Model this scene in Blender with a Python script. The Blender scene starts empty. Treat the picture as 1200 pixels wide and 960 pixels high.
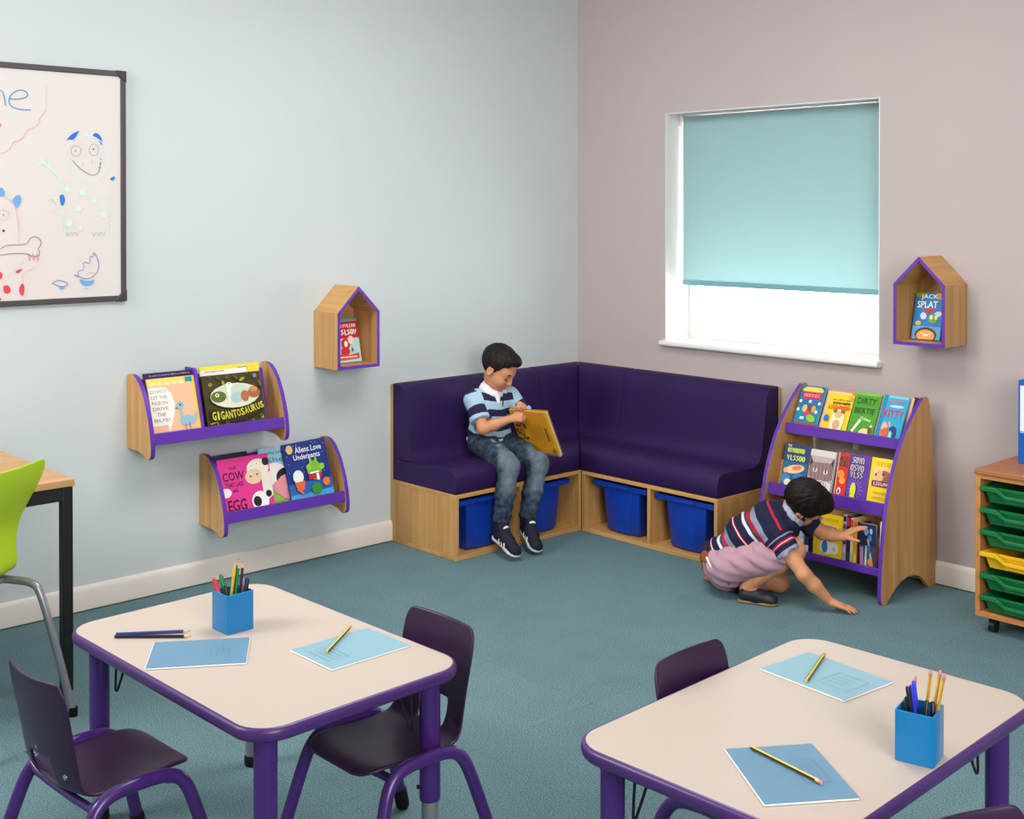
import bpy, bmesh, math, random
import numpy as np
from mathutils import Vector, Matrix
random.seed(7)
SC = bpy.context.scene
COL = SC.collection
PI = math.pi

# ------------------------------------------------------------------ camera
CAM = Vector((4.7039, -4.8557, 1.58)); YAW = 0.8231; PITCH = 0.0106; FPX = 1439.758; CY = 262.7643
FW = Vector((-math.sin(YAW)*math.cos(PITCH), math.cos(YAW)*math.cos(PITCH), -math.sin(PITCH)))
RT = Vector((math.cos(YAW), math.sin(YAW), 0)); UPV = RT.cross(FW)
cam = bpy.data.cameras.new('camera'); camo = bpy.data.objects.new('camera', cam); COL.objects.link(camo)
m = Matrix.Identity(4)
for i in range(3):
    m[i][0] = RT[i]; m[i][1] = UPV[i]; m[i][2] = -FW[i]; m[i][3] = CAM[i]
camo.matrix_world = m
cam.sensor_fit = 'HORIZONTAL'; cam.sensor_width = 36; cam.lens = 36*FPX/1200
cam.shift_y = -(480-CY)/1200; cam.clip_start = .05
SC.camera = camo

def on_left_wall(px, py, x=0.0):        # a sight line met with the plane of the left wall
    d = FW + (px-600)/FPX*RT - (py-CY)/FPX*UPV
    return CAM + d*((x-CAM.x)/d.x)

# ------------------------------------------------------------------ materials
def lin(c):
    c = c/255.0
    return c/12.92 if c <= .04045 else ((c+.055)/1.055)**2.4
def rgb(h):
    if isinstance(h, str):
        h = h.lstrip('#'); h = tuple(int(h[i:i+2], 16) for i in (0, 2, 4))
    return (lin(h[0]), lin(h[1]), lin(h[2]), 1)
MATS = {}
def mat(name, col, rough=.5, spec=.5, metal=0, noise=0, nscale=20, bump=0, bscale=200, sheen=0, coat=0):
    if name in MATS: return MATS[name]
    M = bpy.data.materials.new(name); M.use_nodes = True
    nt = M.node_tree; b = nt.nodes['Principled BSDF']
    c = rgb(col)
    b.inputs['Base Color'].default_value = c
    b.inputs['Roughness'].default_value = rough
    b.inputs['Specular IOR Level'].default_value = spec
    b.inputs['Metallic'].default_value = metal
    if sheen: b.inputs['Sheen Weight'].default_value = sheen
    if coat: b.inputs['Coat Weight'].default_value = coat
    tc = nt.nodes.new('ShaderNodeTexCoord')
    if noise:
        n = nt.nodes.new('ShaderNodeTexNoise'); n.inputs['Scale'].default_value = nscale; n.inputs['Detail'].default_value = 4
        nt.links.new(tc.outputs['Object'], n.inputs['Vector'])
        r = nt.nodes.new('ShaderNodeValToRGB')
        r.color_ramp.elements[0].position = .3; r.color_ramp.elements[1].position = .7
        r.color_ramp.elements[0].color = tuple(max(0, v*(1-noise)) for v in c[:3])+(1,)
        r.color_ramp.elements[1].color = tuple(min(1, v*(1+noise)) for v in c[:3])+(1,)
        nt.links.new(n.outputs['Fac'], r.inputs['Fac']); nt.links.new(r.outputs['Color'], b.inputs['Base Color'])
    if bump:
        n2 = nt.nodes.new('ShaderNodeTexNoise'); n2.inputs['Scale'].default_value = bscale; n2.inputs['Detail'].default_value = 3
        nt.links.new(tc.outputs['Object'], n2.inputs['Vector'])
        bp = nt.nodes.new('ShaderNodeBump'); bp.inputs['Strength'].default_value = bump; bp.inputs['Distance'].default_value = .002
        nt.links.new(n2.outputs['Fac'], bp.inputs['Height']); nt.links.new(bp.outputs['Normal'], b.inputs['Normal'])
    MATS[name] = M
    return M
def wood(name, axis, light, dark, rough=.45):
    if name in MATS: return MATS[name]
    M = bpy.data.materials.new(name); M.use_nodes = True; nt = M.node_tree; b = nt.nodes['Principled BSDF']
    tc = nt.nodes.new('ShaderNodeTexCoord'); mp = nt.nodes.new('ShaderNodeMapping')
    s = [28, 28, 28]; s['xyz'.index(axis)] = 1.1
    mp.inputs['Scale'].default_value = s
    nt.links.new(tc.outputs['Object'], mp.inputs['Vector'])
    n = nt.nodes.new('ShaderNodeTexNoise'); n.inputs['Scale'].default_value = 1; n.inputs['Detail'].default_value = 5; n.inputs['Roughness'].default_value = .65
    nt.links.new(mp.outputs['Vector'], n.inputs['Vector'])
    r = nt.nodes.new('ShaderNodeValToRGB')
    r.color_ramp.elements[0].position = .34; r.color_ramp.elements[1].position = .68
    r.color_ramp.elements[0].color = rgb(dark); r.color_ramp.elements[1].color = rgb(light)
    nt.links.new(n.outputs['Fac'], r.inputs['Fac']); nt.links.new(r.outputs['Color'], b.inputs['Base Color'])
    b.inputs['Roughness'].default_value = rough; b.inputs['Specular IOR Level'].default_value = .35
    MATS[name] = M
    return M
WL, WD = '#d2a468', '#b8874e'
W_X = wood('beech_x', 'x', WL, WD); W_Y = wood('beech_y', 'y', WL, WD); W_Z = wood('beech_z', 'z', WL, WD)
O_X = wood('oak_x', 'x', '#c98d57', '#b3743f'); O_Z = wood('oak_z', 'z', '#cf9257', '#b87b43'); O_Y = wood('oak_y', 'y', '#c98d57', '#b3743f')
DESKW = wood('desk_beech', 'y', '#c99c6c', '#b4875a')
PURPLE = mat('purple_edging', '#5e31a2', .38, .4)
TABLE_EDGE = mat('purple_table_edge', '#472869', .35, .45)
LEG_P = mat('purple_gloss_metal', '#42226c', .26, .5)
CHAIR_P = mat('plum_plastic', '#2f1838', .36, .4, bump=.15, bscale=400)
SOFA = mat('purple_vinyl_fabric', '#281049', .58, .3, noise=.06, nscale=6, bump=.12, bscale=350)
CREAM = mat('cream_laminate', '#bdafa3', .45, .35, noise=.015, nscale=120)
WHITE = mat('white_paint', '#e9e6e3', .4, .4)
SKIRT = mat('skirting_paint', '#e6ddd4', .4, .4)
BLACK = mat('black_paint', '#17181a', .45, .4)
RUBBER = mat('black_rubber', '#141414', .7, .2)
STEEL = mat('grey_steel', '#9a9aa0', .35, .5, metal=.6)
CHROME = mat('chrome', '#c8c8cc', .18, .5, metal=1)
TUB = mat('blue_tub_plastic', '#083aa4', .38, .45)
POT = mat('blue_pot_plastic', '#0f78b4', .3, .5)
LIME = mat('lime_plastic', '#b2d01c', .35, .5)
GREEN = mat('green_tray_plastic', '#0b6c38', .4, .45)
YELLOW = mat('yellow_tray_plastic', '#e6b412', .4, .45)
PAGES = mat('paper_pages', '#efe9dc', .8, .1)
EXB = mat('pale_blue_card_cover', '#84aab8', .55, .3); EXD = mat('pale_blue_card_dim_reflection', '#648aa4', .55, .3)  # EXD: same card, its weaker light reflection put into a darker colour
EXINK = mat('pale_print', '#6d9dc2', .6, .2)
def ink(col):
    h = col.lstrip('#') if isinstance(col, str) else '%02x%02x%02x' % tuple(col)
    return mat('print_'+h, col, .45, .4)

def mat_plaster(name, col):
    M = mat(name, col, .75, .2, noise=.012, nscale=2.5, bump=.05, bscale=160)
    return M
WALL_L = mat_plaster('pale_blue_wall_paint', '#cad2d3')
WALL_R = mat_plaster('mauve_grey_wall_paint', '#bbafae')
CEIL = mat_plaster('white_ceiling_paint', '#e4e2de')

def carpet():
    M = bpy.data.materials.new('teal_carpet_tiles'); M.use_nodes = True; nt = M.node_tree; b = nt.nodes['Principled BSDF']
    tc = nt.nodes.new('ShaderNodeTexCoord')
    n1 = nt.nodes.new('ShaderNodeTexNoise'); n1.inputs['Scale'].default_value = 230; n1.inputs['Detail'].default_value = 4; n1.inputs['Roughness'].default_value = .7
    n2 = nt.nodes.new('ShaderNodeTexNoise'); n2.inputs['Scale'].default_value = 6; n2.inputs['Detail'].default_value = 5
    br = nt.nodes.new('ShaderNodeTexBrick'); br.offset = 0; br.squash = 1
    br.inputs['Scale'].default_value = 1; br.inputs['Brick Width'].default_value = .5; br.inputs['Row Height'].default_value = .5
    br.inputs['Mortar Size'].default_value = .0016; br.inputs['Mortar Smooth'].default_value = .3; br.inputs['Bias'].default_value = 0
    br.inputs['Color1'].default_value = (.97, .97, .97, 1); br.inputs['Color2'].default_value = (1.02, 1.02, 1.02, 1); br.inputs['Mortar'].default_value = (.84, .84, .84, 1)
    for n in (n1, n2, br): nt.links.new(tc.outputs['Object'], n.inputs['Vector'])
    r = nt.nodes.new('ShaderNodeValToRGB')
    r.color_ramp.elements[0].position = .36; r.color_ramp.elements[1].position = .64
    r.color_ramp.elements[0].color = rgb('#3a5860'); r.color_ramp.elements[1].color = rgb('#7f9ca2')
    mx = nt.nodes.new('ShaderNodeMix'); mx.data_type = 'FLOAT'; mx.inputs[0].default_value = .06
    nt.links.new(n1.outputs['Fac'], mx.inputs[2]); nt.links.new(n2.outputs['Fac'], mx.inputs[3])
    nt.links.new(mx.outputs[0], r.inputs['Fac'])
    mm = nt.nodes.new('ShaderNodeMix'); mm.data_type = 'RGBA'; mm.blend_type = 'MULTIPLY'; mm.inputs[0].default_value = 1
    nt.links.new(r.outputs['Color'], mm.inputs[6]); nt.links.new(br.outputs['Color'], mm.inputs[7])
    nt.links.new(mm.outputs[2], b.inputs['Base Color'])
    b.inputs['Roughness'].default_value = .95; b.inputs['Specular IOR Level'].default_value = .1
    bp = nt.nodes.new('ShaderNodeBump'); bp.inputs['Strength'].default_value = .25; bp.inputs['Distance'].default_value = .003
    nt.links.new(n1.outputs['Fac'], bp.inputs['Height']); nt.links.new(bp.outputs['Normal'], b.inputs['Normal'])
    return M
CARPET = carpet()

# ------------------------------------------------------------------ object helpers
def thing(name, label, cat, loc=(0, 0, 0), group=None, M=None):
    o = bpy.data.objects.new(name, None); COL.objects.link(o)
    o.empty_display_size = .05
    o.matrix_world = M if M is not None else Matrix.Translation(Vector(loc))
    o['label'] = label; o['category'] = cat
    if group: o['group'] = group
    return o
def wmat(o):
    return wmat(o.parent) @ o.matrix_basis if o.parent else o.matrix_basis.copy()
def obj(name, bm, mats, parent=None, world=True, smooth=False, bevel=0, seg=2, subsurf=0, angle=40):
    """links a bmesh as one object; with world=True the bmesh is in world space"""
    me = bpy.data.meshes.new(name)
    bmesh.ops.recalc_face_normals(bm, faces=bm.faces[:])
    bm.to_mesh(me); bm.free()
    return obj_me(name, me, mats, parent, world, smooth, bevel, seg, subsurf, angle)
def obj_me(name, me, mats, parent=None, world=True, smooth=False, bevel=0, seg=2, subsurf=0, angle=40):
    if not isinstance(mats, (list, tuple)): mats = [mats]
    for k in mats: me.materials.append(k)
    o = bpy.data.objects.new(name, me); COL.objects.link(o)
    if parent:
        o.parent = parent
        if world: me.transform(wmat(parent).inverted())
    if smooth or bevel:
        me.shade_smooth()
        if not subsurf and smooth != 'all':
            me.set_sharp_from_angle(angle=math.radians(angle))
    if bevel:
        b = o.modifiers.new('bevel', 'BEVEL'); b.width = bevel; b.segments = seg; b.limit_method = 'ANGLE'; b.angle_limit = math.radians(38)
        me.shade_smooth()
        try: b.harden_normals = False
        except Exception: pass
        me.set_sharp_from_angle(angle=math.radians(75))
    if subsurf:
        s = o.modifiers.new('subdivision', 'SUBSURF'); s.levels = subsurf; s.render_levels = subsurf
    return o
def struct(name, bm, mats, **k):
    o = obj(name, bm, mats, **k); o['kind'] = 'structure'; return o
def NB(): return bmesh.new()
def box(bm, x0, x1, y0, y1, z0, z1, mi=0, M=None):
    vs = [bm.verts.new(Vector((x, y, z))) for x in (x0, x1) for y in (y0, y1) for z in (z0, z1)]
    if M is not None:
        for v in vs: v.co = M @ v.co
    for f in ((0, 1, 3, 2), (4, 6, 7, 5), (0, 4, 5, 1), (2, 3, 7, 6), (0, 2, 6, 4), (1, 5, 7, 3)):
        bm.faces.new([vs[i] for i in f]).material_index = mi
    return vs
def prism(bm, poly, fn, d0, d1, side=0, cap=0):
    """poly of (a,b); fn(a,b,d)->point; extruded from d0 to d1"""
    A = [bm.verts.new(fn(a, b, d0)) for a, b in poly]; B = [bm.verts.new(fn(a, b, d1)) for a, b in poly]
    n = len(poly)
    f = bm.faces.new(A[::-1]); f.material_index = cap
    f = bm.faces.new(B); f.material_index = cap
    for i in range(n):
        s = side[i] if isinstance(side, (list, tuple)) else side
        bm.faces.new((A[i], A[(i+1) % n], B[(i+1) % n], B[i])).material_index = s
def frame_of(d):
    d = d.normalized(); a = Vector((0, 0, 1)) if abs(d.z) < .9 else Vector((1, 0, 0))
    u = d.cross(a).normalized(); return u, d.cross(u).normalized()
def tube(bm, pts, r, n=14, mi=0, caps=True):
    pts = [Vector(p) for p in pts]; rs = r if isinstance(r, (list, tuple)) else [r]*len(pts)
    rings = []; u = None
    for i, p in enumerate(pts):
        d = (pts[min(i+1, len(pts)-1)]-pts[max(i-1, 0)]).normalized()
        if u is None: u, v = frame_of(d)
        else:
            u = (u-d*u.dot(d)).normalized(); v = d.cross(u).normalized()
        rings.append([bm.verts.new(p+(u*math.cos(2*PI*k/n)+v*math.sin(2*PI*k/n))*rs[i]) for k in range(n)])
    for a, b in zip(rings, rings[1:]):
        for k in range(n): bm.faces.new((a[k], a[(k+1) % n], b[(k+1) % n], b[k])).material_index = mi
    if caps:
        bm.faces.new(rings[0][::-1]).material_index = mi; bm.faces.new(rings[-1]).material_index = mi
def smooth_path(pts, it=2):
    pts = [Vector(p) for p in pts]
    for _ in range(it):
        q = [pts[0]]
        for a, b in zip(pts, pts[1:]): q += [a*.75+b*.25, a*.25+b*.75]
        q.append(pts[-1]); pts = q
    return pts
def rrect(w, h, r, n=6):
    out = []
    for cx, cy, a0 in ((w/2-r, h/2-r, 0), (-w/2+r, h/2-r, 90), (-w/2+r, -h/2+r, 180), (w/2-r, -h/2+r, 270)):
        for k in range(n+1):
            a = math.radians(a0+90*k/n); out.append((cx+r*math.cos(a), cy+r*math.sin(a)))
    return out
def axis_matrix(p, xa, ya, za):
    M = Matrix.Identity(4)
    for i in range(3):
        M[i][0] = xa[i]; M[i][1] = ya[i]; M[i][2] = za[i]; M[i][3] = p[i]
    return M
def copy_tree(o, parent=None):
    c = o.copy(); COL.objects.link(c)
    if parent: c.parent = parent
    for ch in list(o.children): copy_tree(ch, c)
    return c

# ------------------------------------------------------------------ lettering and pictures printed on flat covers
_tc = {}
def text_mesh(s, bold=False):
    if (s, bold) in _tc: return _tc[(s, bold)]
    cu = bpy.data.curves.new('lettering', 'FONT'); cu.body = s; cu.size = 1; cu.resolution_u = 2
    if bold: cu.offset = .018
    o = bpy.data.objects.new('lettering', cu); COL.objects.link(o)
    dg = bpy.context.evaluated_depsgraph_get()
    me = o.evaluated_get(dg).to_mesh()
    vs = [v.co.copy() for v in me.vertices]; fs = [tuple(p.vertices) for p in me.polygons]
    o.to_mesh_clear(); bpy.data.objects.remove(o); bpy.data.curves.remove(cu)
    if vs:
        x0 = min(v.x for v in vs); x1 = max(v.x for v in vs); y0 = min(v.y for v in vs); y1 = max(v.y for v in vs)
        vs = [((v.x-x0)/max(1e-6, x1-x0)-.5, (v.y-y0)/max(1e-6, y1-y0)-.5) for v in vs]
    _tc[(s, bold)] = (vs, fs); return vs, fs
class Art:
    """flat coloured shapes laid on a cover; u right, v up, both 0..1; layers step outwards"""
    def __init__(self, bm, fn, W, H, mats):
        self.bm, self.fn, self.W, self.H, self.mats, self.k = bm, fn, W, H, mats, 1
    def mi(self, col):
        M = ink(col)
        if M not in self.mats: self.mats.append(M)
        return self.mats.index(M)
    @staticmethod
    def clip(pts):
        for ax, lim, sg in ((0, 0., 1), (0, 1., -1), (1, 0., 1), (1, 1., -1)):
            out = []
            for i, q in enumerate(pts):
                r = pts[i-1]; a, b = (r[ax]-lim)*sg, (q[ax]-lim)*sg
                if (a < 0) != (b < 0):
                    t = a/(a-b); out.append((r[0]+(q[0]-r[0])*t, r[1]+(q[1]-r[1])*t))
                if b >= 0: out.append(q)
            pts = out
            if not pts: break
        return pts
    def poly(self, pts, col, closed_layer=True):
        pts = self.clip(pts)
        if len(pts) < 3: return
        vs = [self.bm.verts.new(self.fn(u*self.W, v*self.H, .00022*self.k+.0002)) for u, v in pts]
        self.bm.faces.new(vs).material_index = self.mi(col)
        if closed_layer: self.k += 1
    def rect(self, u0, v0, u1, v1, col): self.poly([(u0, v0), (u1, v0), (u1, v1), (u0, v1)], col)
    def ell(self, u, v, ru, rv, col, rot=0, n=18):
        a = self.W/self.H; pts = []
        for i in range(n):
            t = 2*PI*i/n; x, y = ru*math.cos(t), rv*math.sin(t)/a
            c, s = math.cos(rot), math.sin(rot); pts.append((u+x*c-y*s, v+(x*s+y*c)*a))
        self.poly(pts, col)
    def text(self, s, u, v, w, h, col, rot=0, bold=True, arc=0):
        vs, fs = text_mesh(s, bold); mi = self.mi(col); bvs = []
        c, sn = math.cos(rot), math.sin(rot); a = self.W/self.H
        for x, y in vs:
            X, Y = x*w, y*h/a
            Y += arc*(1-(2*x)**2)/a
            bvs.append(self.bm.verts.new(self.fn((u+X*c-Y*sn)*self.W, (v+(X*sn+Y*c)*a)*self.H, .00022*self.k+.0002)))
        for f in fs:
            try: self.bm.faces.new([bvs[i] for i in f]).material_index = mi
            except ValueError: pass
        self.k += 1
    def line(self, pts, wd, col):
        a = self.W/self.H
        P = [(u, v/a) for u, v in pts]; mi = self.mi(col); prev = None
        for i, (x, y) in enumerate(P):
            x0, y0 = P[max(0, i-1)]; x1, y1 = P[min(len(P)-1, i+1)]
            l = math.hypot(x1-x0, y1-y0) or 1; nx, ny = -(y1-y0)/l*wd/2, (x1-x0)/l*wd/2
            cur = [self.bm.verts.new(self.fn((x+s*nx)*self.W, (y+s*ny)*a*self.H, .00022*self.k+.0002)) for s in (1, -1)]
            if prev: self.bm.faces.new((prev[0], prev[1], cur[1], cur[0])).material_index = mi
            prev = cur
        self.k += 1

    def scribble(self, u, v, w, h, col, n=8, seed=1, wd=.018):
        """hand lettering too small to read: n upright squiggles in a row"""
        rr = random.Random(seed); a = self.W/self.H
        for i in range(n):
            x = u-w/2+w*(i+.5)/n; d = w/n*.36; hh = h/2
            kind = rr.choice('nosvl')
            if kind == 'n': P = [(x-d, v-hh), (x-d, v+hh*.6), (x, v+hh), (x+d, v+hh*.5), (x+d, v-hh)]
            elif kind == 'o': P = [(x+d*math.cos(t*1.05), v+hh*math.sin(t*1.05)) for t in range(7)]
            elif kind == 's': P = [(x+d, v+hh), (x-d, v+hh*.6), (x+d, v-hh*.4), (x-d, v-hh)]
            elif kind == 'v': P = [(x-d, v+hh), (x, v-hh), (x+d, v+hh)]
            else: P = [(x-d*.4, v+hh), (x-d*.4, v-hh), (x+d, v-hh)]
            self.line(P, wd, col)
def book(name, label, W, H, T, M, cover, art=None, spine=None, group=None, cat='book', spine_art=None):
    """closed book: local x across the cover, y up the cover, z out of the front; origin at the lower left of the back"""
    t = thing(name, label, cat, M=M, group=group)
    c = .0016
    bm = NB(); mats = [ink(cover), ink(spine or cover)]
    box(bm, 0, W, 0, H, T-c, T, 0); box(bm, 0, W, 0, H, 0, c, 0); box(bm, -.0008, c, 0, H, 0, T, 1)
    a = Art(bm, lambda x, y, k: Vector((x, y, T+k)), W, H, mats)
    if art: art(a)
    if spine_art:
        spine_art(Art(bm, lambda x, y, k: Vector((-.0008-k, y, x)), T, H, mats))
    me = bpy.data.meshes.new('cover'); bm.to_mesh(me); bm.free()
    obj_me('cover', me, mats, t, world=False)
    bm = NB(); box(bm, c, W-.003, .0025, H-.0025, c, T-c)
    obj('pages', bm, PAGES, t, world=False)
    return t

# ================================================================== the room
RX, RY, RZ = 6.6, -7.2, 2.95
WX0, WX1, WZ0, WZ1, WD_ = .623, 1.843, .900, 2.080, .19
bm = NB(); box(bm, -.3, RX+.2, RY-.2, .4, -.1, 0); struct('floor', bm, CARPET)
bm = NB(); box(bm, -.3, RX+.2, RY-.2, .4, RZ, RZ+.1); struct('ceiling', bm, CEIL)
bm = NB(); box(bm, -.2, 0, RY-.2, .3, 0, RZ); struct('wall_left', bm, WALL_L)
bm = NB()
for a in ((0, WX0, 0, RZ), (WX1, RX+.2, 0, RZ), (WX0, WX1, 0, WZ0), (WX0, WX1, WZ1, RZ)): box(bm, a[0], a[1], 0, .3, a[2], a[3])
bmesh.ops.remove_doubles(bm, verts=bm.verts, dist=1e-5)
struct('wall_right', bm, WALL_R)
bm = NB(); box(bm, RX, RX+.2, RY-.2, 0, 0, RZ); struct('wall_back', bm, WALL_R)
bm = NB(); box(bm, 0, RX, RY-.2, RY, 0, RZ); struct('wall_front', bm, WALL_L)
def skirting(name, fn, l0, l1):
    bm = NB()
    prism(bm, [(0, .004), (.016, .004), (.016, .080), (.011, .094), (.006, .100), (0, .100)], fn, l0, l1)
    struct(name, bm, SKIRT, bevel=.002)
skirting('baseboard_left', lambda a, b, d: Vector((a, d, b)), RY, 0)
skirting('baseboard_right', lambda a, b, d: Vector((d, -a, b)), 0.017, RX)
# window: reveal lining, frame, glass, sill
bm = NB(); t_ = .004
box(bm, WX0, WX0+t_, .0, WD_, WZ0, WZ1); box(bm, WX1-t_, WX1, .0, WD_, WZ0, WZ1); box(bm, WX0+t_, WX1-t_, .0, WD_, WZ1-t_, WZ1)
struct('trim_1', bm, WHITE)
bm = NB(); fz0, fz1 = WZ0+.018, WZ1
for a in ((WX0, WX0+.055, fz0, fz1), (WX1-.055, WX1, fz0, fz1), (WX0+.055, WX1-.055, fz0, fz0+.06), (WX0+.055, WX1-.055, fz1-.06, fz1)):
    box(bm, a[0], a[1], WD_, WD_+.06, a[2], a[3])
win = struct('window_1', bm, WHITE, bevel=.006)
glass = bpy.data.materials.new('window_glass'); glass.use_nodes = True
gb = glass.node_tree.nodes['Principled BSDF']; gb.inputs['Transmission Weight'].default_value = 1; gb.inputs['Roughness'].default_value = .02; gb.inputs['IOR'].default_value = 1.02
bm = NB(); box(bm, WX0+.05, WX1-.05, WD_+.028, WD_+.034, fz0+.05, fz1-.05); obj('pane', bm, glass, win)
bm = NB(); prism(bm, [(-.034, .893), (-.040, .898), (-.041, .908), (-.036, .917), (-.028, .920), (WD_+.03, .920), (WD_+.03, .895), (0, .893)], lambda a, b, d: Vector((d, a, b)), .611, 1.855)
struct('trim_2', bm, WHITE, bevel=.003)

# roller blind in the window opening
def blind_mat():
    M = bpy.data.materials.new('turquoise_blind_fabric'); M.use_nodes = True; nt = M.node_tree
    b = nt.nodes['Principled BSDF']; b.inputs['Base Color'].default_value = rgb('#9fb8bb'); b.inputs['Roughness'].default_value = .8; b.inputs['Specular IOR Level'].default_value = .15
    tr = nt.nodes.new('ShaderNodeBsdfTranslucent'); tr.inputs['Color'].default_value = rgb('#c2dada')
    mx = nt.nodes.new('ShaderNodeMixShader'); mx.inputs[0].default_value = .38
    nt.links.new(b.outputs[0], mx.inputs[1]); nt.links.new(tr.outputs[0], mx.inputs[2]); nt.links.new(mx.outputs[0], nt.nodes['Material Output'].inputs[0])
    tc = nt.nodes.new('ShaderNodeTexCoord'); n = nt.nodes.new('ShaderNodeTexNoise'); n.inputs['Scale'].default_value = 500
    nt.links.new(tc.outputs['Object'], n.inputs['Vector']); bp = nt.nodes.new('ShaderNodeBump'); bp.inputs['Strength'].default_value = .1; bp.inputs['Distance'].default_value = .001
    nt.links.new(n.outputs[0], bp.inputs['Height']); nt.links.new(bp.outputs[0], b.inputs['Normal'])
    return M
t = thing('roller_blind', 'turquoise roller blind pulled most of the way down in the window opening', 'blind', (1.233, .12, 2.06))
bm = NB(); box(bm, .652, 1.828, .1085, .1095, 1.225, 2.064); obj('fabric', bm, blind_mat(), t)
bm = NB(); box(bm, .652, 1.828, .102, .116, 1.200, 1.226); obj('bottom_bar', bm, mat('turquoise_bar', '#76a9b1', .5, .3), t, bevel=.004)
bm = NB(); tube(bm, [(.645, .13, 2.052), (1.835, .13, 2.052)], .019, 20); obj('roller_tube', bm, WHITE, t, smooth=True)
for xa_, xb_ in ((.630, .6445), (1.8352, 1.8385)):
    bm = NB(); box(bm, xa_, xb_, .105, .16, 2.02, 2.075); obj('bracket', bm, WHITE, t, bevel=.001)
bm = NB(); tube(bm, [(.641, .108, 2.03), (.640, .106, 1.06)], .0022, 6); tube(bm, [(.641, .122, 2.03), (.640, .118, 1.06)], .0022, 6)
obj('pull_chain', bm, WHITE, t, smooth=True)

# ================================================================== corner bench seating
BH, BD = .298, .4864
YL, XR = -1.289, 1.332
def cushion_profile():
    seat = [(.0195, .2985), (.470, .2985), (.482, .303), (.4865, .315), (.4868, .345), (.484, .372), (.474, .392), (.455, .403), (.42, .408), (.35, .408), (.28, .404), (.22, .400), (.185, .398), (.0195, .398)]
    back = [(.0195, .3985), (.215, .3985), (.190, .404), (.168, .420), (.155, .446), (.148, .475), (.140, .53), (.130, .60), (.119, .67), (.110, .715), (.099, .738), (.083, .750), (.062, .756), (.040, .757), (.0195, .757)]
    return seat, back
SEATP, BACKP = cushion_profile()

def loft(bm, poly, fn, ends0, ends1, n=10, rnd=.018):
    """profile of (d,z) swept along the bench; the end stations are drawn in to round the ends"""
    cd = sum(p[0] for p in poly)/len(poly); cz = sum(p[1] for p in poly)/len(poly)
    st = [0, .004, .012] ; rings = []
    L = lambda p, s: ends0(*p)+(ends1(*p)-ends0(*p))*s
    ss = [0, .008, .03]+[i/n for i in range(1, n)]+[.97, .992, 1]
    ins = {0: rnd*.6, .008: rnd*.2, .03: 0, .97: 0, .992: rnd*.2, 1: rnd*.6}
    for s in ss:
        e = ins.get(s, 0); ring = []
        for (d, z) in poly:
            r_ = math.hypot(d-cd, z-cz) or 1
            d2 = d-(d-cd)/r_*e if d > .03 else d; z2 = z-(z-cz)/r_*e
            ring.append(bm.verts.new(fn(d2, z2, L((max(d2, .0195), z2), s))))
        rings.append(ring)
    k = len(poly)
    for a, b in zip(rings, rings[1:]):
        for i in range(k): bm.faces.new((a[i], a[(i+1) % k], b[(i+1) % k], b[i]))
    bm.faces.new(rings[0][::-1]); bm.faces.new(rings[-1])
def bench(label, side, side_name):
    # side 'L': along the left wall (runs in y); 'R': along the right wall (runs in x)
    if side == 'L': P = lambda d, z, l: Vector((d, -l, z)); LEN = -YL
    else: P = lambda d, z, l: Vector((l, -d, z)); LEN = XR
    t = thing('storage_bench', label, 'bench', P(BD/2, 0, (LEN+BD)/2), group=None)
    th = .018
    WV, WH = W_Z, (W_Y if side == 'L' else W_X)
    WDp = W_X if side == 'L' else W_Y
    def bx(bm, d0, d1, z0, z1, l0, l1):
        a, b = P(d0, z0, l0), P(d1, z1, l1)
        box(bm, min(a.x, b.x), max(a.x, b.x), min(a.y, b.y), max(a.y, b.y), z0, z1)
    i0 = BD+.003 if side == 'L' else BD+.012
    if side == 'L': i0 = BD-.012
    bm = NB(); bx(bm, .019, BD, BH-th, BH, i0, LEN); obj('top_board', bm, WH, t, bevel=.002)
    bm = NB(); bx(bm, .019, BD, .0, .02, i0, LEN); obj('bottom_board', bm, WH, t, bevel=.002)
    bm = NB(); bx(bm, .019, BD, .02, BH-th, LEN-th, LEN); obj('side_panel', bm, WV, t, bevel=.0015)
    bm = NB(); bx(bm, .019, BD, .02, BH-th, i0, i0+th); obj('side_panel', bm, WV, t, bevel=.0015)
    mid = .882 if side == 'L' else .931
    bm = NB(); bx(bm, .03, BD-.001, .02, BH-th, mid-th/2, mid+th/2); obj('divider', bm, WV, t, bevel=.0015)
    bm = NB(); bx(bm, .001, .0185, 0.0, .752, .02, LEN); obj('back_board', bm, WV, t, bevel=.002)
    # cushions
    seam = .402 if side == 'L' else .436
    bm = NB(); loft(bm, SEATP, P, lambda d, z: d+.002, lambda d, z: LEN-.002, rnd=.006); obj('seat_cushion', bm, SOFA, t, smooth=True, angle=60)
    bm = NB(); loft(bm, BACKP, P, lambda d, z: seam+.0012-max(0, (d-.152))*2, lambda d, z: LEN-.002, rnd=.004); obj('back_cushion', bm, SOFA, t, smooth=True, angle=60)
    bm = NB(); loft(bm, BACKP, P, lambda d, z: d+.002, lambda d, z: seam-.0012-max(0, (d-.152))*2, n=6, rnd=.004); obj('corner_cushion', bm, SOFA, t, smooth=True, angle=60)
    return t
bench('beech bench with purple upholstery along the pale blue left wall, a child sitting on it', 'L', 'left')
bench('beech bench with purple upholstery below the window, nobody sitting on it', 'R', 'right')

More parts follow.
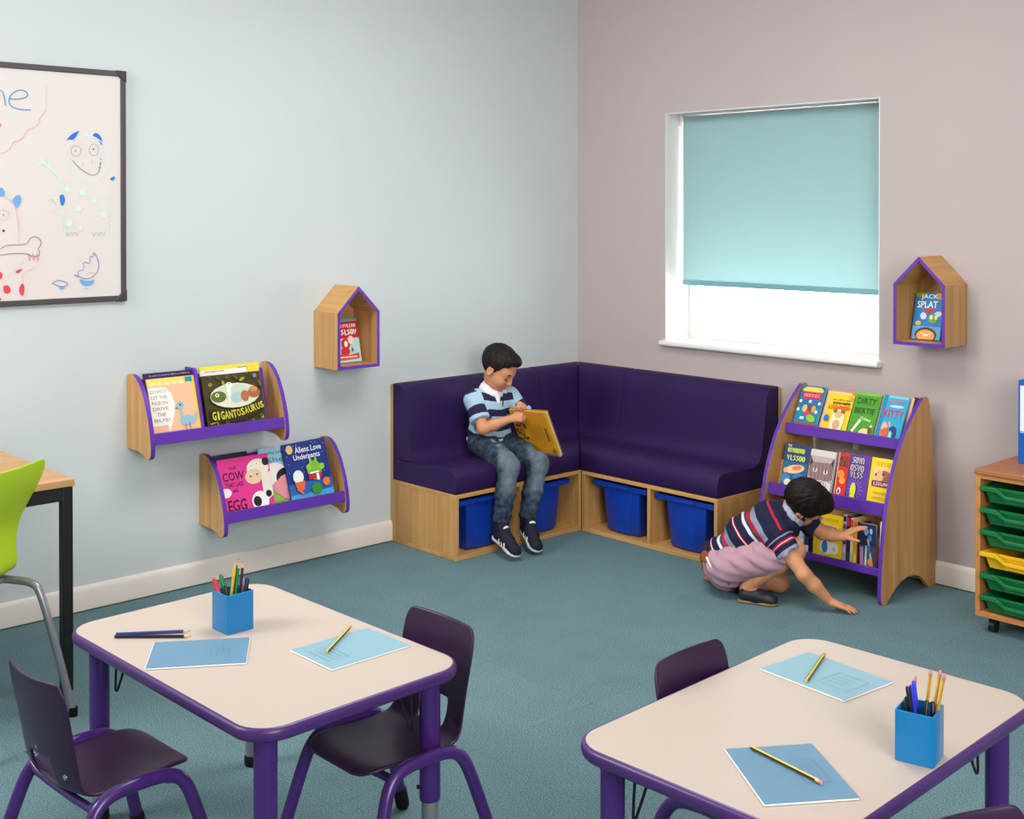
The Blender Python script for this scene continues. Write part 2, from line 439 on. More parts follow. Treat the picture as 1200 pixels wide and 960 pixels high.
def tub(label, P, l0, l1):
    """deep blue tray; l runs along the front of the bench, d is the distance from the wall"""
    c = P(.27, .0205, (l0+l1)/2)
    t = thing('storage_tub', label, 'storage tub', c, group='blue tubs under the corner bench')
    W = l1-l0
    bm = NB()
    def ring(z, e, d0, d1, bow=0):
        r = []
        N_ = 8
        for i in range(N_+1): 
            s = i/N_; r.append((d1+bow*math.sin(PI*s), l0+e+(W-2*e)*s))
        r += [(d0, l1-e), (d0, l0+e)]
        return [bm.verts.new(P(d, z, l)) for d, l in r]
    out = [ring(.0215, .078, .10, .430, .012), ring(.035, .070, .09, .440, .014), ring(.238, .055, .075, .452, .012), ring(.2385, .002, .06, .468, 0), ring(.262, .000, .055, .472, 0), ring(.264, .003, .058, .469, 0), ring(.264, .012, .065, .460, 0), ring(.24, .06, .08, .445, .01), ring(.04, .075, .1, .43, .012)]
    n = len(out[0])
    for a, b in zip(out, out[1:]):
        for i in range(n): bm.faces.new((a[i], a[(i+1) % n], b[(i+1) % n], b[i]))
    bm.faces.new(out[0][::-1]); bm.faces.new(out[-1])
    obj('tub_body', bm, TUB, t, bevel=.003)
    bm = NB(); 
    q = [(.4725, .243), (.478, .243), (.480, .250), (.478, .2575), (.4725, .2575)]
    prism(bm, q, lambda d, z, l: P(d, z, l), (l0+l1)/2-.06, (l0+l1)/2+.06)
    obj('grip', bm, TUB, t, bevel=.0015)
PL = lambda d, z, l: Vector((d, -l, z)); PR = lambda d, z, l: Vector((l, -d, z))
tub('blue plastic tub at the outer end of the left bench', PL, .914, 1.256)
tub('blue plastic tub nearest the inner corner, behind the seated child\'s left leg', PL, .540, .868)
tub('blue plastic tub under the window bench, next to the inner corner', PR, .560, .902)
tub('blue plastic tub at the right end of the window bench, behind the crouching child', PR, .960, 1.300)

# ================================================================== wall book shelves
def wall_shelf(label, y0, y1, dz, divider):
    t = thing('wall_bookshelf', label, 'shelf', (0, (y0+y1)/2, .62+dz), group=None)
    prof = [(.001, .621), (.001, .908), (.006, .917), (.020, .923), (.045, .922), (.075, .914), (.105, .893), (.135, .857), (.160, .812), (.183, .760), (.199, .706), (.208, .655), (.208, .622), (.200, .605), (.184, .597), (.168, .600), (.140, .613), (.10, .620)]
    rim = [0, 0, 1]+[1]*12+[0]*3
    rim = [0, 0, 0, 0, 1, 1, 1, 1, 1, 1, 1, 1, 1, 1, 0, 0, 0, 0]
    for a, b in ((y0, y0+.02), (y1-.02, y1)):
        bm = NB(); prism(bm, [(p, q+dz) for p, q in prof], lambda p, q, d: Vector((p, d, q)), a, b, side=rim, cap=0)
        obj('side_panel', bm, [W_Z, PURPLE], t, bevel=.0012)
    a, b = y0+.0205, y1-.0205
    bm = NB(); prism(bm, [(.072, .655), (.19, .655), (.19, .667), (.072, .667)], lambda p, q, d: Vector((p, d, q+dz)), a, b)
    obj('ledge', bm, W_Y, t, bevel=.001)
    bm = NB(); prism(bm, [(.1905, .655), (.203, .655), (.197, .700), (.1845, .700)], lambda p, q, d: Vector((p, d, q+dz)), a, b)
    obj('lip', bm, PURPLE, t, bevel=.0015)
    bm = NB(); prism(bm, [(.060, .655), (.071, .655), (.022, .895), (.011, .895)], lambda p, q, d: Vector((p, d, q+dz)), a, b)
    obj('back_panel', bm, PURPLE, t, bevel=.001)
    if divider:
        yc = divider
        bm = NB(); prism(bm, [(.075, .668), (.187, .668), (.160, .76), (.112, .925), (.100, .932), (.030, .932)], lambda p, q, d: Vector((p, d, q+dz)), yc-.006, yc+.006)
        obj('divider', bm, PURPLE, t, bevel=.001)
    return t
wall_shelf('upper beech wall shelf with purple lip holding the dinosaur book', -2.622, -1.985, 0, -2.375)
wall_shelf('lower beech wall shelf with purple lip holding the pink cow book', -2.300, -1.672, -.366, None)

# books leaning on the wall shelves: x_u runs along +y, up leans back to the wall
def wall_book(name, label, y, x, z, W, H, T, lean, cover, art, roll=0, **k):
    a = math.radians(lean)
    up = Vector((-math.sin(a), 0, math.cos(a))); nrm = Vector((math.cos(a), 0, math.sin(a))); u = Vector((0, 1, 0))
    c, s = math.cos(roll), math.sin(roll)
    u2 = u*c+up*s; up2 = up*c-u*s
    M = axis_matrix(Vector((x, y, z+.001+T*math.sin(a)+max(0, -math.sin(roll))*W))-nrm*T, u2, up2, nrm)
    return book(name, label, W, H, T, M, cover, art, **k)
def art_bird(a):
    a.rect(0, .88, 1, 1, '#f0d070')
    for i in range(6): a.ell(.1+.15*i, .885, .05, .05, '#f4e3a8')
    a.rect(.88, 0, 1, .9, '#efc94f'); a.rect(0, 0, .9, .88, '#e8b896')
    a.poly([(.0, .22), (.30, .22), (.33, .10), (.40, .25), (.47, .40), (.50, .55), (.46, .72), (.36, .84), (0, .86)], '#efe6de')
    for i, s in enumerate(("DON'T", 'LET THE', 'PIGEON', 'DRIVE', 'THE', 'BUS!')):
        a.text(s, .20, .78-.095*i, .08*min(4, len(s)) if len(s) > 3 else .18, .055, '#8b8078', bold=False)
    a.rect(.78, .9, .92, .985, '#1b8fa0')
    # a plain blue wading bird
    B = '#8fb8c4'
    a.line([(.60, .50), (.60, .46), (.605, .36), (.62, .28)], .05, B)
    a.ell(.595, .52*1.0, .07, .06, B); a.poly([(.53, .50), (.47, .47), (.54, .46)], '#6d7f86')
    a.ell(.70, .26, .15, .085, B, .12); a.poly([(.80, .27), (.92, .40), (.90, .26), (.80, .20)], B); a.ell(.60, .525, .018, .018, '#222222')
    for x in (.66, .74): a.line([(x, .22), (x, .05)], .012, '#6d5a50')
def art_dino(a):
    a.rect(0, 0, 1, 1, '#3f3a10')
    rr = random.Random(3)
    for i in range(46):
        a.ell(rr.uniform(.03, .97), rr.choice([rr.uniform(.62, .97), rr.uniform(.02, .22)]), rr.uniform(.02, .06), rr.uniform(.012, .035), rr.choice(['#6f6a1c', '#8a8222', '#2b280a', '#a39a3a', '#57511a']), rr.uniform(0, 3))
    a.ell(.5, .60, .42, .22, '#d9dcc0'); a.ell(.48, .66, .30, .14, '#c3d2c0')
    a.ell(.22, .60, .13, .10, '#5f6a22'); a.ell(.20, .63, .035, .035, '#e8e6d0'); a.ell(.20, .63, .015, .015, '#111111')
    a.line([(.42, .50), (.41, .62), (.40, .74), (.44, .80)], .06, '#eceae0'); a.ell(.42, .79, .06, .05, '#eceae0'); a.ell(.42, .81, .012, .012, '#222222')
    a.ell(.52, .56, .11, .09, '#a9c6c8'); a.ell(.66, .57, .07, .10, '#b5683c'); a.ell(.82, .61, .11, .09, '#a8613a'); a.ell(.82, .68, .07, .05, '#c98a5a')
    a.poly([(.04, .40), (.2, .36), (.5, .33), (.8, .38), (.97, .46), (.97, .30), (.8, .20), (.5, .14), (.2, .16), (.04, .2)], '#2a260a')
    for i, ch in enumerate('GIGANTOSAURUS'):
        u = .10+.068*i; a.text(ch, u, .255+.10*((i/12.)**2)+.02*abs(i-5)/6, .060 if ch != 'I' else .025, .15-.035*(i/12.), '#d8d02c', .02*i)
    a.rect(.84, .88, .90, .95, '#8a6fb0')
def art_cow(a):
    a.rect(0, 0, 1, 1, '#e2338f')
    for i, (s, w, h, v) in enumerate((('THE', .15, .055, .83), ('COW', .42, .15, .69), ('THAT LAID', .36, .075, .545), ('AN', .10, .06, .44), ('EGG', .36, .20, .19))):
        a.text(s, .27, v, w, h, '#3a1730')
    a.ell(.08, .42, .11, .08, '#f6eef0')
    a.ell(.76, .76, .22, .17, '#efe3d0'); a.ell(.93, .86, .07, .07, '#1d1a20'); a.ell(.66, .63, .17, .13, '#e9c9a4'); a.ell(.60, .64, .02, .014, '#4a3020'); a.ell(.73, .66, .02, .014, '#4a3020')
    a.ell(.62, .82, .03, .03, '#ffffff'); a.ell(.74, .84, .03, .03, '#ffffff'); a.ell(.625, .82, .012, .012, '#111111'); a.ell(.745, .84, .012, .012, '#111111')
    a.poly([(.80, .62), (.99, .68), (.99, .26), (.88, .20), (.80, .34)], '#e9dfd2'); a.ell(.72, .20, .17, .17, '#f4f0ea'); a.ell(.66, .20, .08, .09, '#1d1a20', .3); a.ell(.90, .30, .06, .06, '#1d1a20')
    a.poly([(.2, .0), (.98, .0), (.98, .07), (.7, .05), (.4, .06)], '#7a4030')
def art_farm(a):
    a.rect(0, 0, 1, 1, '#a5d2e2'); a.rect(0, 0, 1, .22, '#7ba53a'); a.ell(.2, .2, .4, .1, '#8fb94a')
    a.scribble(.5, .90, .7, .04, '#3d7d98', 8, 6, .02); a.text('Sheep', .55, .78, .75, .11, '#4d94b0')
    a.ell(.35, .56, .30, .18, '#f2e8e4'); a.ell(.6, .48, .25, .16, '#1e1c22'); a.ell(.62, .33, .3, .2, '#e2909a'); a.ell(.35, .34, .11, .1, '#e2909a'); a.rect(.55, .12, .62, .3, '#d4808c'); a.rect(.75, .12, .82, .3, '#d4808c')
def art_space(a):
    a.rect(0, 0, 1, 1, '#14307e'); a.rect(0, 0, 1, .34, '#2a62b4'); a.rect(0, 0, 1, .16, '#4aa0d8')
    rr = random.Random(5)
    for i in range(26): a.ell(rr.uniform(.05, .95), rr.uniform(.4, .98), .008, .008, '#b8cdf0')
    a.text('Aliens Love', .56, .87, .62, .10, '#e8ecf6'); a.text('Underpants', .50, .74, .62, .115, '#e8ecf6')
    a.ell(.13, .90, .075, .075, '#e8c27a')
    # plain green and white cartoon blobs
    a.ell(.62, .50, .17, .16, '#7ab82e'); a.ell(.50, .56, .06, .05, '#8ccc3a', .6); a.ell(.80, .54, .06, .05, '#8ccc3a', -.6); a.ell(.56, .66, .028, .05, '#8ccc3a'); a.ell(.68, .66, .028, .05, '#8ccc3a')
    a.rect(.46, .36, .76, .46, '#c4202c'); a.rect(.50, .45, .72, .475, '#f2f2f0'); a.rect(.64, .33, .70, .44, '#f2f2f0')
    a.ell(.60, .20, .12, .09, '#3d8a2a'); a.ell(.22, .44, .12, .11, '#e8eef4'); a.poly([(.12, .36), (.36, .36), (.28, .14), (.16, .22)], '#e8632a'); a.ell(.84, .28, .08, .07, '#e8732a'); a.ell(.34, .20, .08, .04, '#2a62b4')
    a.ell(.5, .03, .35, .05, '#3a4a3a')
def art_stripes_top(a):
    a.scribble(.5, .955, .8, .018, '#b9b2cc', 26, 3, .006)
wall_book('picture_book', 'peach and yellow picture book with a pale blue bird, on the upper wall shelf', -2.588, .176, .668, .213, .245, .006, 17.5, '#e8b896', art_bird, cat='book')
wall_book('picture_book', 'dark purple book showing only its top edge behind the bird book', -2.594, .168, .668, .222, .268, .006, 17.5, '#2a1740', art_stripes_top)
wall_book('picture_book', 'olive green dinosaur book on the upper wall shelf', -2.350, .178, .668, .276, .235, .008, 17, '#3f3a10', art_dino)
wall_book('picture_book', 'white book whose top edge shows just behind the dinosaur book', -2.347, .168, .668, .22, .256, .004, 17, '#e9e4dc', lambda a: a.scribble(.3, .975, .4, .016, '#8a3a3a', 14, 4, .007))
wall_book('picture_book', 'yellow book rising highest behind the dinosaur book', -2.342, .162, .668, .278, .272, .005, 17, '#f2d43c', lambda a: a.rect(.62, .90, .8, .955, '#57a8a0'))
wall_book('picture_book', 'bright pink picture book with a white cow, on the lower wall shelf', -2.277, .178, .302, .243, .243, .006, 17, '#e2338f', art_cow)
wall_book('picture_book', 'dark book showing only its top edge behind the pink cow book', -2.285, .168, .302, .16, .262, .006, 17, '#1b1430', lambda a: a.rect(0, .95, .2, 1, '#28356a'))
wall_book('picture_book', 'pale blue farm animal book half hidden behind the dark blue book', -2.070, .166, .302, .19, .262, .004, 17, '#a5d2e2', art_farm)
wall_book('picture_book', 'dark blue space book in front at the right of the lower wall shelf', -1.952, .181, .302, .222, .266, .007, 16, '#14307e', art_space, roll=.04)

# ================================================================== house shaped boxes
def house_box(label, M):
    """local: x across, y out from the wall, z up; origin at the lower left of the back"""
    t = thing('house_shelf', label, 'shelf', M=M)
    W, D, S, A, th = .230, .19, .253, .369, .014
    outer = [(0, 0), (W, 0), (W, S), (W/2, A), (0, S)]
    k = th*1.41
    inner = [(th, th), (W-th, th), (W-th, S-th*.41), (W/2, A-k), (th, S-th*.41)]
    mats = [W_Y, PURPLE, W_Z]
    for idx, nm in enumerate(('floor_board', 'side_panel', 'roof_panel', 'roof_panel', 'side_panel')):
        i, j = idx, (idx+1) % 5
        bm = NB()
        q = [outer[i], outer[j], inner[j], inner[i]]
        prism(bm, q, lambda a, b, d: Vector((a, d, b)), .001, D-.002)
        obj(nm, bm, W_Z if nm == 'side_panel' else W_Y, t, world=False)
        bm = NB(); prism(bm, q, lambda a, b, d: Vector((a, d, b)), D-.002, D)
        o = obj('edging', bm, PURPLE, t, world=False)
    bm = NB(); prism(bm, inner, lambda a, b, d: Vector((a, d, b)), .001, .007); obj('back_panel', bm, W_Z, t, world=False)
    return t
Ml = axis_matrix(Vector((0, -1.493, .873)), Vector((0, -1, 0)), Vector((1, 0, 0)), Vector((0, 0, 1)))
Ml = axis_matrix(Vector((0, -1.723, .873)), Vector((0, 1, 0)), Vector((1, 0, 0)), Vector((0, 0, 1)))
house_box('beech house-shaped box with purple edging on the pale blue left wall', Ml)
Mr = axis_matrix(Vector((2.020, 0, 1.024)), Vector((1, 0, 0)), Vector((0, -1, 0)), Vector((0, 0, 1)))
house_box('beech house-shaped box with purple edging to the right of the window', Mr)
def art_red(a):
    a.rect(0, 0, 1, 1, '#b9dbe6'); a.rect(0, .55, 1, .94, '#d22232'); a.scribble(.5, .84, .8, .07, '#f4e6e0', 8, 11, .04); a.scribble(.48, .69, .85, .11, '#f7f2f0', 6, 12, .055); a.rect(0, .95, 1, 1, '#5ab4c0')
    a.ell(.35, .42, .2, .13, '#d22232'); a.ell(.36, .42, .08, .07, '#f2f0ee'); a.ell(.6, .5, .13, .1, '#e9e2c8'); a.ell(.3, .25, .2, .1, '#c8283a')
    a.ell(.62, .28, .03, .05, '#1a1a1a'); a.poly([(0, .05), (.9, .08), (.9, .2), (.5, .16), (0, .2)], '#e2492a'); a.rect(0, .1, .8, .13, '#f4d8c0')
def art_fly(a):
    a.rect(0, 0, 1, 1, '#1f7fc0'); a.rect(0, .9, .4, 1, '#8aa83a'); a.ell(.9, .95, .2, .08, '#c8a83a'); a.rect(0, 0, 1, .28, '#5aaad8')
    a.text('JACK', .5, .91, .6, .12, '#f4f6f8', .03); a.text('SPLAT', .45, .75, .72, .15, '#f4f6f8', .03)
    a.poly([(.28, .66), (.85, .66), (.62, .60), (.5, .54), (.42, .60)], '#d4202c')
    a.ell(.35, .50, .12, .07, '#c8dce8', -.9); a.ell(.85, .55, .14, .06, '#c8dce8', .3); a.ell(.70, .45, .17, .10, '#7aa83a'); a.ell(.63, .48, .05, .05, '#e8f0c0'); a.ell(.80, .48, .05, .05, '#e8f0c0')
    a.ell(.5, .10, .38, .16, '#4a3424'); a.ell(.5, .08, .32, .13, '#e8a050'); a.poly([(.28, .16), (.5, .06), (.75, .15), (.5, .10)], '#f6f0e4'); a.ell(.2, .34, .1, .05, '#e8b030')
a_ = math.radians(13)
M = axis_matrix(Vector((.105, -1.646, .8865)), Vector((-.13, 1, 0)).normalized(), Vector((-math.sin(a_), -math.sin(a_)*.13, math.cos(a_))).normalized(), Vector((1, .13, math.tan(a_))).normalized())
book('paperback_book', 'red and pale blue paperback standing in the left wall\'s house box', .122, .200, .012, axis_matrix(Vector((.078, -1.642, .8875)), Vector((0, 1, 0)), Vector((-math.sin(a_), 0, math.cos(a_))), Vector((math.cos(a_), 0, math.sin(a_)))), '#d22232', art_red)
M = axis_matrix(Vector((2.047, -.080, 1.0395)), Vector((1, 0, 0)), Vector((0, math.sin(a_), math.cos(a_))), Vector((0, -math.cos(a_), math.sin(a_))))
book('paperback_book', 'blue paperback with a green fly, standing in the house box right of the window', .128, .198, .012, M, '#1f7fc0', art_fly)

# ================================================================== whiteboard with marker drawings
t = thing('whiteboard', 'whiteboard with dark grey frame and children\'s marker drawings on the left wall', 'whiteboard', (0, -3.22, 1.68))
BY0, BY1, BZ0, BZ1 = -3.83, -2.628, 1.219, 2.142
bm = NB(); box(bm, .002, .010, BY0+.01, BY1-.01, BZ0+.01, BZ1-.01); obj('board', bm, mat('whiteboard_enamel', '#ddd7d3', .25, .5), t)
FR = mat('dark_grey_frame', '#4b4648', .45, .4)
bm = NB(); w = .022
box(bm, .001, .017, BY0, BY1, BZ1-w, BZ1); box(bm, .001, .017, BY0, BY1, BZ0, BZ0+w)
box(bm, .001, .017, BY0, BY0+w, BZ0+w, BZ1-w); box(bm, .001, .017, BY1-w, BY1, BZ0+w, BZ1-w); obj('frame', bm, FR, t, bevel=.003)
FC = mat('black_corner_cap', '#3b3739', .5, .4)
for sz, zc in ((1, BZ1), (-1, BZ0)):
    for sy, yc in ((-1, BY0), (1, BY1)):
        q = [(0, 0), (.048, 0), (.040, .016), (.016, .040), (0, .048)]
        bm = NB(); prism(bm, q, lambda a, b, d: Vector((d, yc+sy*.002-sy*a, zc+sz*.002-sz*b)), .0012, .0195); obj('corner_cap', bm, FC, t, bevel=.004)
BOARD_X = .0108
dbm = NB(); dm = []; dk = [0]
def dmi(col):
    M = ink(col)
    if M not in dm: dm.append(M)
    return dm.index(M)
def bpt(p):
    q = on_left_wall(p[0], p[1], BOARD_X); return q+Vector((dk[0]*.00003, 0, 0))
def stroke(pts, col, wd=.9, sm=2):
    dk[0] += 1
    P = [bpt(p) for p in pts]
    if sm: P = smooth_path(P, sm)
    w_ = wd*.0040/2; mi = dmi(col); prev = None
    for i, p in enumerate(P):
        d = P[min(i+1, len(P)-1)]-P[max(0, i-1)]
        if d.length < 1e-9: continue
        n = Vector((0, -d.z, d.y)).normalized()*w_
        cur = (dbm.verts.new(p+n), dbm.verts.new(p-n))
        if prev: dbm.faces.new((prev[0], prev[1], cur[1], cur[0])).material_index = mi
        prev = cur
def blot(pts, col):
    dk[0] += 1
    P = smooth_path([bpt(p) for p in pts+[pts[0]]], 1)[:-1]
    dbm.faces.new([dbm.verts.new(p) for p in P]).material_index = dmi(col)
def ringp(cx, cy, rx, ry, n=14): return [(cx+rx*math.cos(2*PI*i/n), cy+ry*math.sin(2*PI*i/n)) for i in range(n+1)]
BL, PK, GY, MINT, RED, DKL, VI = '#5b8fc4', '#e3a9b4', '#a9a2a8', '#cfe6da', '#dd4250', '#8c8088', '#8d8fc2'
stroke([(-12, 125), (-11, 108), (-5, 104), (2, 106), (5, 112), (6.5, 124)], BL, 1.2); stroke([(-12, 103), (-12, 125)], BL, 1.2)
stroke([(11, 116), (22, 116.5), (32, 114), (32.5, 109), (27, 105.5), (19, 106), (12, 112), (10, 119), (13, 125), (22, 128.5), (36, 129)], BL, 1.2)
stroke([(50, 99), (56, 104), (53, 113), (55, 122), (54, 130), (52, 131)], '#d8c4cc', .7)
stroke([(54, 129.5), (49, 136), (46, 139), (47, 143), (41, 150), (33, 151.5), (31, 153), (27, 162), (21, 166), (16, 165), (13, 173), (6, 179), (-6, 181)], PK, .8)
blot([(0, 144), (2.5, 147), (0, 150), (-3, 147)], '#e0708c')
# horned doodle on the right
blot([(77, 165), (84, 157), (94, 152.5), (90, 158), (87, 166), (82, 163)], '#1f6fc8'); blot([(108, 160), (111, 155), (117, 158), (120, 164), (120, 172), (116, 165), (112, 161)], '#1f6fc8')
stroke(ringp(101, 186, 26, 28), '#dfe9e2', .8); stroke(ringp(89, 177, 6, 6.5), GY, .6); stroke(ringp(110, 175.5, 5.5, 7), GY, .6); blot(ringp(88.5, 177, 1, 1, 6)[:-1], '#807a80'); blot(ringp(109.5, 175, 1, 1.2, 6)[:-1], '#5a5458')
stroke([(85, 188), (92, 196), (101, 203), (110, 206), (116, 202), (118, 190)], DKL, .8); stroke([(117, 187), (119, 186)], DKL, .9); stroke([(116.5, 192), (119, 191)], DKL, .9); stroke([(115, 197), (118, 196)], DKL, .9)
for p in ((97, 193), (108, 190)): stroke(ringp(p[0], p[1], 1.2, 1.4, 6), '#c4b8ba', .4)
stroke([(72, 212), (66, 203), (58, 197), (50, 190), (45, 193)], MINT, 2.2); stroke([(50, 190), (51, 184)], MINT, 2); stroke([(58, 197), (57, 186)], MINT, 1.5)
stroke([(74, 215), (73, 240), (76, 276)], MINT, 1.2); stroke([(131, 212), (128, 240), (126, 276)], MINT, 1.2)
for (x, y, r) in ((79, 222, 3.5), (97, 226, 4), (110, 235, 3.5), (92, 245, 4), (122, 252, 4), (80, 262, 4.5), (94, 268, 2.5), (114, 245, 2)): blot(ringp(x, y, r, r, 9)[:-1], MINT)
blot([(70, 229), (74, 227), (77, 235), (73, 243), (70, 236)], '#2a7ccc'); blot([(129, 209), (135, 206), (134, 211), (130, 212)], '#2a7ccc')
stroke([(57, 236), (60, 233), (63, 237), (66, 240)], '#b0c0d8', .7); stroke([(66, 242), (60, 247), (68, 252), (76, 252)], MINT, .8)
for x in (78, 83, 88, 108, 114, 119): stroke([(x, 272), (x+2, 277), (x+4, 272)], '#a9bac4', .7, 0)
# spotted doodle with a bone at the left edge
blot([(-6, 229), (0, 218.5), (5, 222), (6, 229), (1, 231)], '#6fa4dc'); blot([(14, 236), (18, 229), (24, 228.5), (25, 236), (20, 245), (16, 241)], '#6fa4dc')
stroke([(5, 231), (12, 234), (19, 244), (22, 262), (22, 287)], '#e2b9c0', .8); stroke(ringp(3.5, 252, 7.5, 6), '#c8bcc0', .5); blot(ringp(4, 252, .9, .9, 6)[:-1], '#504a50'); blot(ringp(4, 270.5, 1.6, 1.6, 7)[:-1], '#3c383c')
stroke([(-4, 294), (5, 289), (9, 287), (32, 287), (34, 280), (41, 276.5), (48, 281), (48, 288), (44, 291), (47, 297), (44, 301), (36, 300), (32, 297), (16, 297), (0, 299)], DKL, .7)
for x in (33, 38, 43): stroke([(x, 297), (x+1.5, 306), (x+3.5, 299)], '#d8707c', .7, 0)
stroke([(46, 299), (45, 309), (36, 316), (30, 318), (26, 323), (28, 345)], '#e9bfc6', .8); stroke([(30, 304), (18, 314), (8, 326)], '#e9bfc6', .6)
for pts in ([(-4, 317), (3, 320), (2, 327), (-4, 329)], [(18, 318), (26, 314), (25, 317.5), (20, 321)], [(4, 335), (10, 334), (13, 341), (9, 345), (4, 342)], [(22, 338), (26, 331), (29, 337), (27, 348), (23, 344)], [(-3, 348), (2, 350), (0, 353), (-4, 353)]): blot(pts, RED)
stroke([(87, 322), (93, 325), (90, 318), (99, 316), (97, 306), (106, 310), (105, 299), (109, 303), (109, 294), (115, 304), (116, 314), (112, 322), (104, 327), (96, 326), (87, 322)], VI, .8, 1); stroke([(100, 322), (106, 319), (112, 321)], '#d8a8b0', .6)
blot([(93, 327), (103, 330), (111, 327), (109, 333), (102, 336), (95, 333)], '#6fa8dc'); stroke([(98, 338), (103, 338)], '#9ab8d8', .8)
stroke([(61, 332), (68, 328), (79, 331), (79, 335), (70, 336), (61, 332)], VI, .8, 1); blot([(69, 336), (77, 336), (73, 340), (70, 339)], '#6fa8dc'); stroke([(72, 342), (73, 343)], '#6fa8dc', .8)
me = bpy.data.meshes.new('marker_drawing')
# keep the strokes on the board that exists (drop anything past its hidden left end)
dbm.to_mesh(me); dbm.free()
obj_me('marker_drawing', me, dm, t)

# ================================================================== sloping bookcase
BX0, BX1 = 1.512, 2.121
t = thing('bookcase', 'sloping beech bookcase with purple edges and three shelves of books beside the crouching child', 'bookcase', (1.816, -.22, 0))
side_prof = [(-.012, 0), (-.012, .10), (-.016, .25), (-.022, .40), (-.034, .54), (-.052, .67), (-.068, .76), (-.078, .790), (-.092, .803), (-.108, .805), (-.120, .800), (-.136, .790),
             (-.200, .735), (-.262, .670), (-.318, .592), (-.360, .510), (-.392, .425), (-.416, .330), (-.434, .230), (-.446, .130), (-.450, .06), (-.449, .020), (-.444, .006), (-.432, 0), (-.41, 0),
             (-.375, .026), (-.335, .052), (-.29, .070), (-.24, .078), (-.19, .075), (-.145, .060), (-.105, .032), (-.075, 0)]
rim = [0]*len(side_prof)
for i in range(11, 23): rim[i] = 1
rim[10] = 1
for a, b in ((BX0, BX0+.018), (BX1-.018, BX1)):
    bm = NB(); prism(bm, side_prof, lambda p, q, d: Vector((d, p, q)), a, b, side=rim); obj('side_panel', bm, [W_Z, PURPLE], t, bevel=.001)
xa, xb = BX0+.0185, BX1-.0185
PX = lambda p, q, d: Vector((d, p, q))
# (ledge back y, front y, z, lip top z)
SHELF = [(-.100, -.244, .600, .640, 27), (-.225, -.372, .348, .394, 16), (-.30, -.412, .112, .139, 4)]
for yb, yf, z, zt, lean in SHELF:
    bm = NB(); prism(bm, [(yb, z), (yf, z), (yf, z+.012), (yb, z+.012)], PX, xa, xb); obj('shelf', bm, W_X, t, bevel=.001)
    bm = NB(); prism(bm, [(yf-.0005, z-.004), (yf-.013, z-.004), (yf-.008, zt), (yf+.004, zt)] if lean > 10 else [(yf-.0005, z-.003), (yf-.013, z-.003), (yf-.013, zt), (yf-.0005, zt)], PX, xa, xb)
    obj('lip', bm, PURPLE, t, bevel=.0015)
bm = NB(); prism(bm, [(-.188, .613), (-.180, .613), (-.091, .788), (-.099, .788)], PX, xa, xb); obj('back_board', bm, W_X, t)
bm = NB(); prism(bm, [(-.318, .361), (-.310, .361), (-.276, .480), (-.284, .480)], PX, xa, xb); obj('back_board', bm, W_X, t)
bm = NB(); prism(bm, [(-.302, .125), (-.294, .125), (-.290, .31), (-.298, .31)], PX, xa, xb); obj('back_board', bm, W_X, t)
bm = NB(); box(bm, BX0+.22, BX0+.245, -.03, -.018, .52, .605); obj('steadying_post', bm, WHITE, t)
def case_book(si, label, x, W, H, T, cover, art=None, k=0., spine=None, name='paperback_book', roll=0):
    yb, yf, z, zt, lean = SHELF[si]
    a = math.radians(lean)
    up = Vector((0, math.sin(a), math.cos(a))); n = Vector((0, -math.cos(a), math.sin(a))); u = Vector((1, 0, 0))
    front = Vector((x, {0: -.222, 1: -.352, 2: -.398}[si]+k, z+.0125+.001+T*math.sin(a)))
    c, s = math.cos(roll), math.sin(roll)
    return book(name, label, W, H, T, axis_matrix(front-n*T, u*c+up*s, up*c-u*s, n), cover, art, spine)
def a_circus(a):
    a.rect(0, 0, 1, 1, '#0f6fa0'); a.rect(0, 0, 1, .5, '#1585a0'); a.poly([(.15, .84), (.85, .84), (.95, .90), (.8, .97), (.2, .97), (.05, .90)], '#e8d24a')
    a.rect(.12, .68, .88, .86, '#c4304c'); a.scribble(.5, .77, .66, .07, '#e8a0b0', 6, 2, .03)
    for p in ((.1, .62), (.5, .63), (.9, .6), (.08, .42), (.85, .4)): a.ell(p[0], p[1], .06, .04, '#d4e6f4')
    a.ell(.35, .46, .1, .09, '#e8b870'); a.ell(.55, .48, .08, .08, '#6a4a3a'); a.ell(.72, .46, .09, .08, '#e89a40'); a.ell(.52, .34, .14, .07, '#d43858'); a.ell(.7, .24, .2, .08, '#8cc440', -.4); a.rect(.25, .2, .42, .26, '#e4e4f0'); a.rect(.1, .06, .95, .13, '#b43a5a')
def a_hamster(a):
    a.rect(0, 0, 1, 1, '#f2cc1e'); a.scribble(.55, .84, .7, .04, '#5a4410', 9, 3, .02); a.scribble(.58, .75, .7, .06, '#4a3208', 8, 4, .03); a.scribble(.52, .64, .86, .09, '#e8581e', 8, 5, .05)
    a.ell(.58, .28, .27, .32, '#f3e2b8'); a.ell(.44, .54, .08, .05, '#8a5a34'); a.ell(.72, .54, .08, .05, '#8a5a34'); a.ell(.58, .46, .14, .09, '#d9b27a'); a.ell(.58, .2, .14, .13, '#d4a882'); a.ell(.14, .34, .1, .09, '#3a6ab0'); a.ell(.9, .9, .08, .06, '#e8b040')
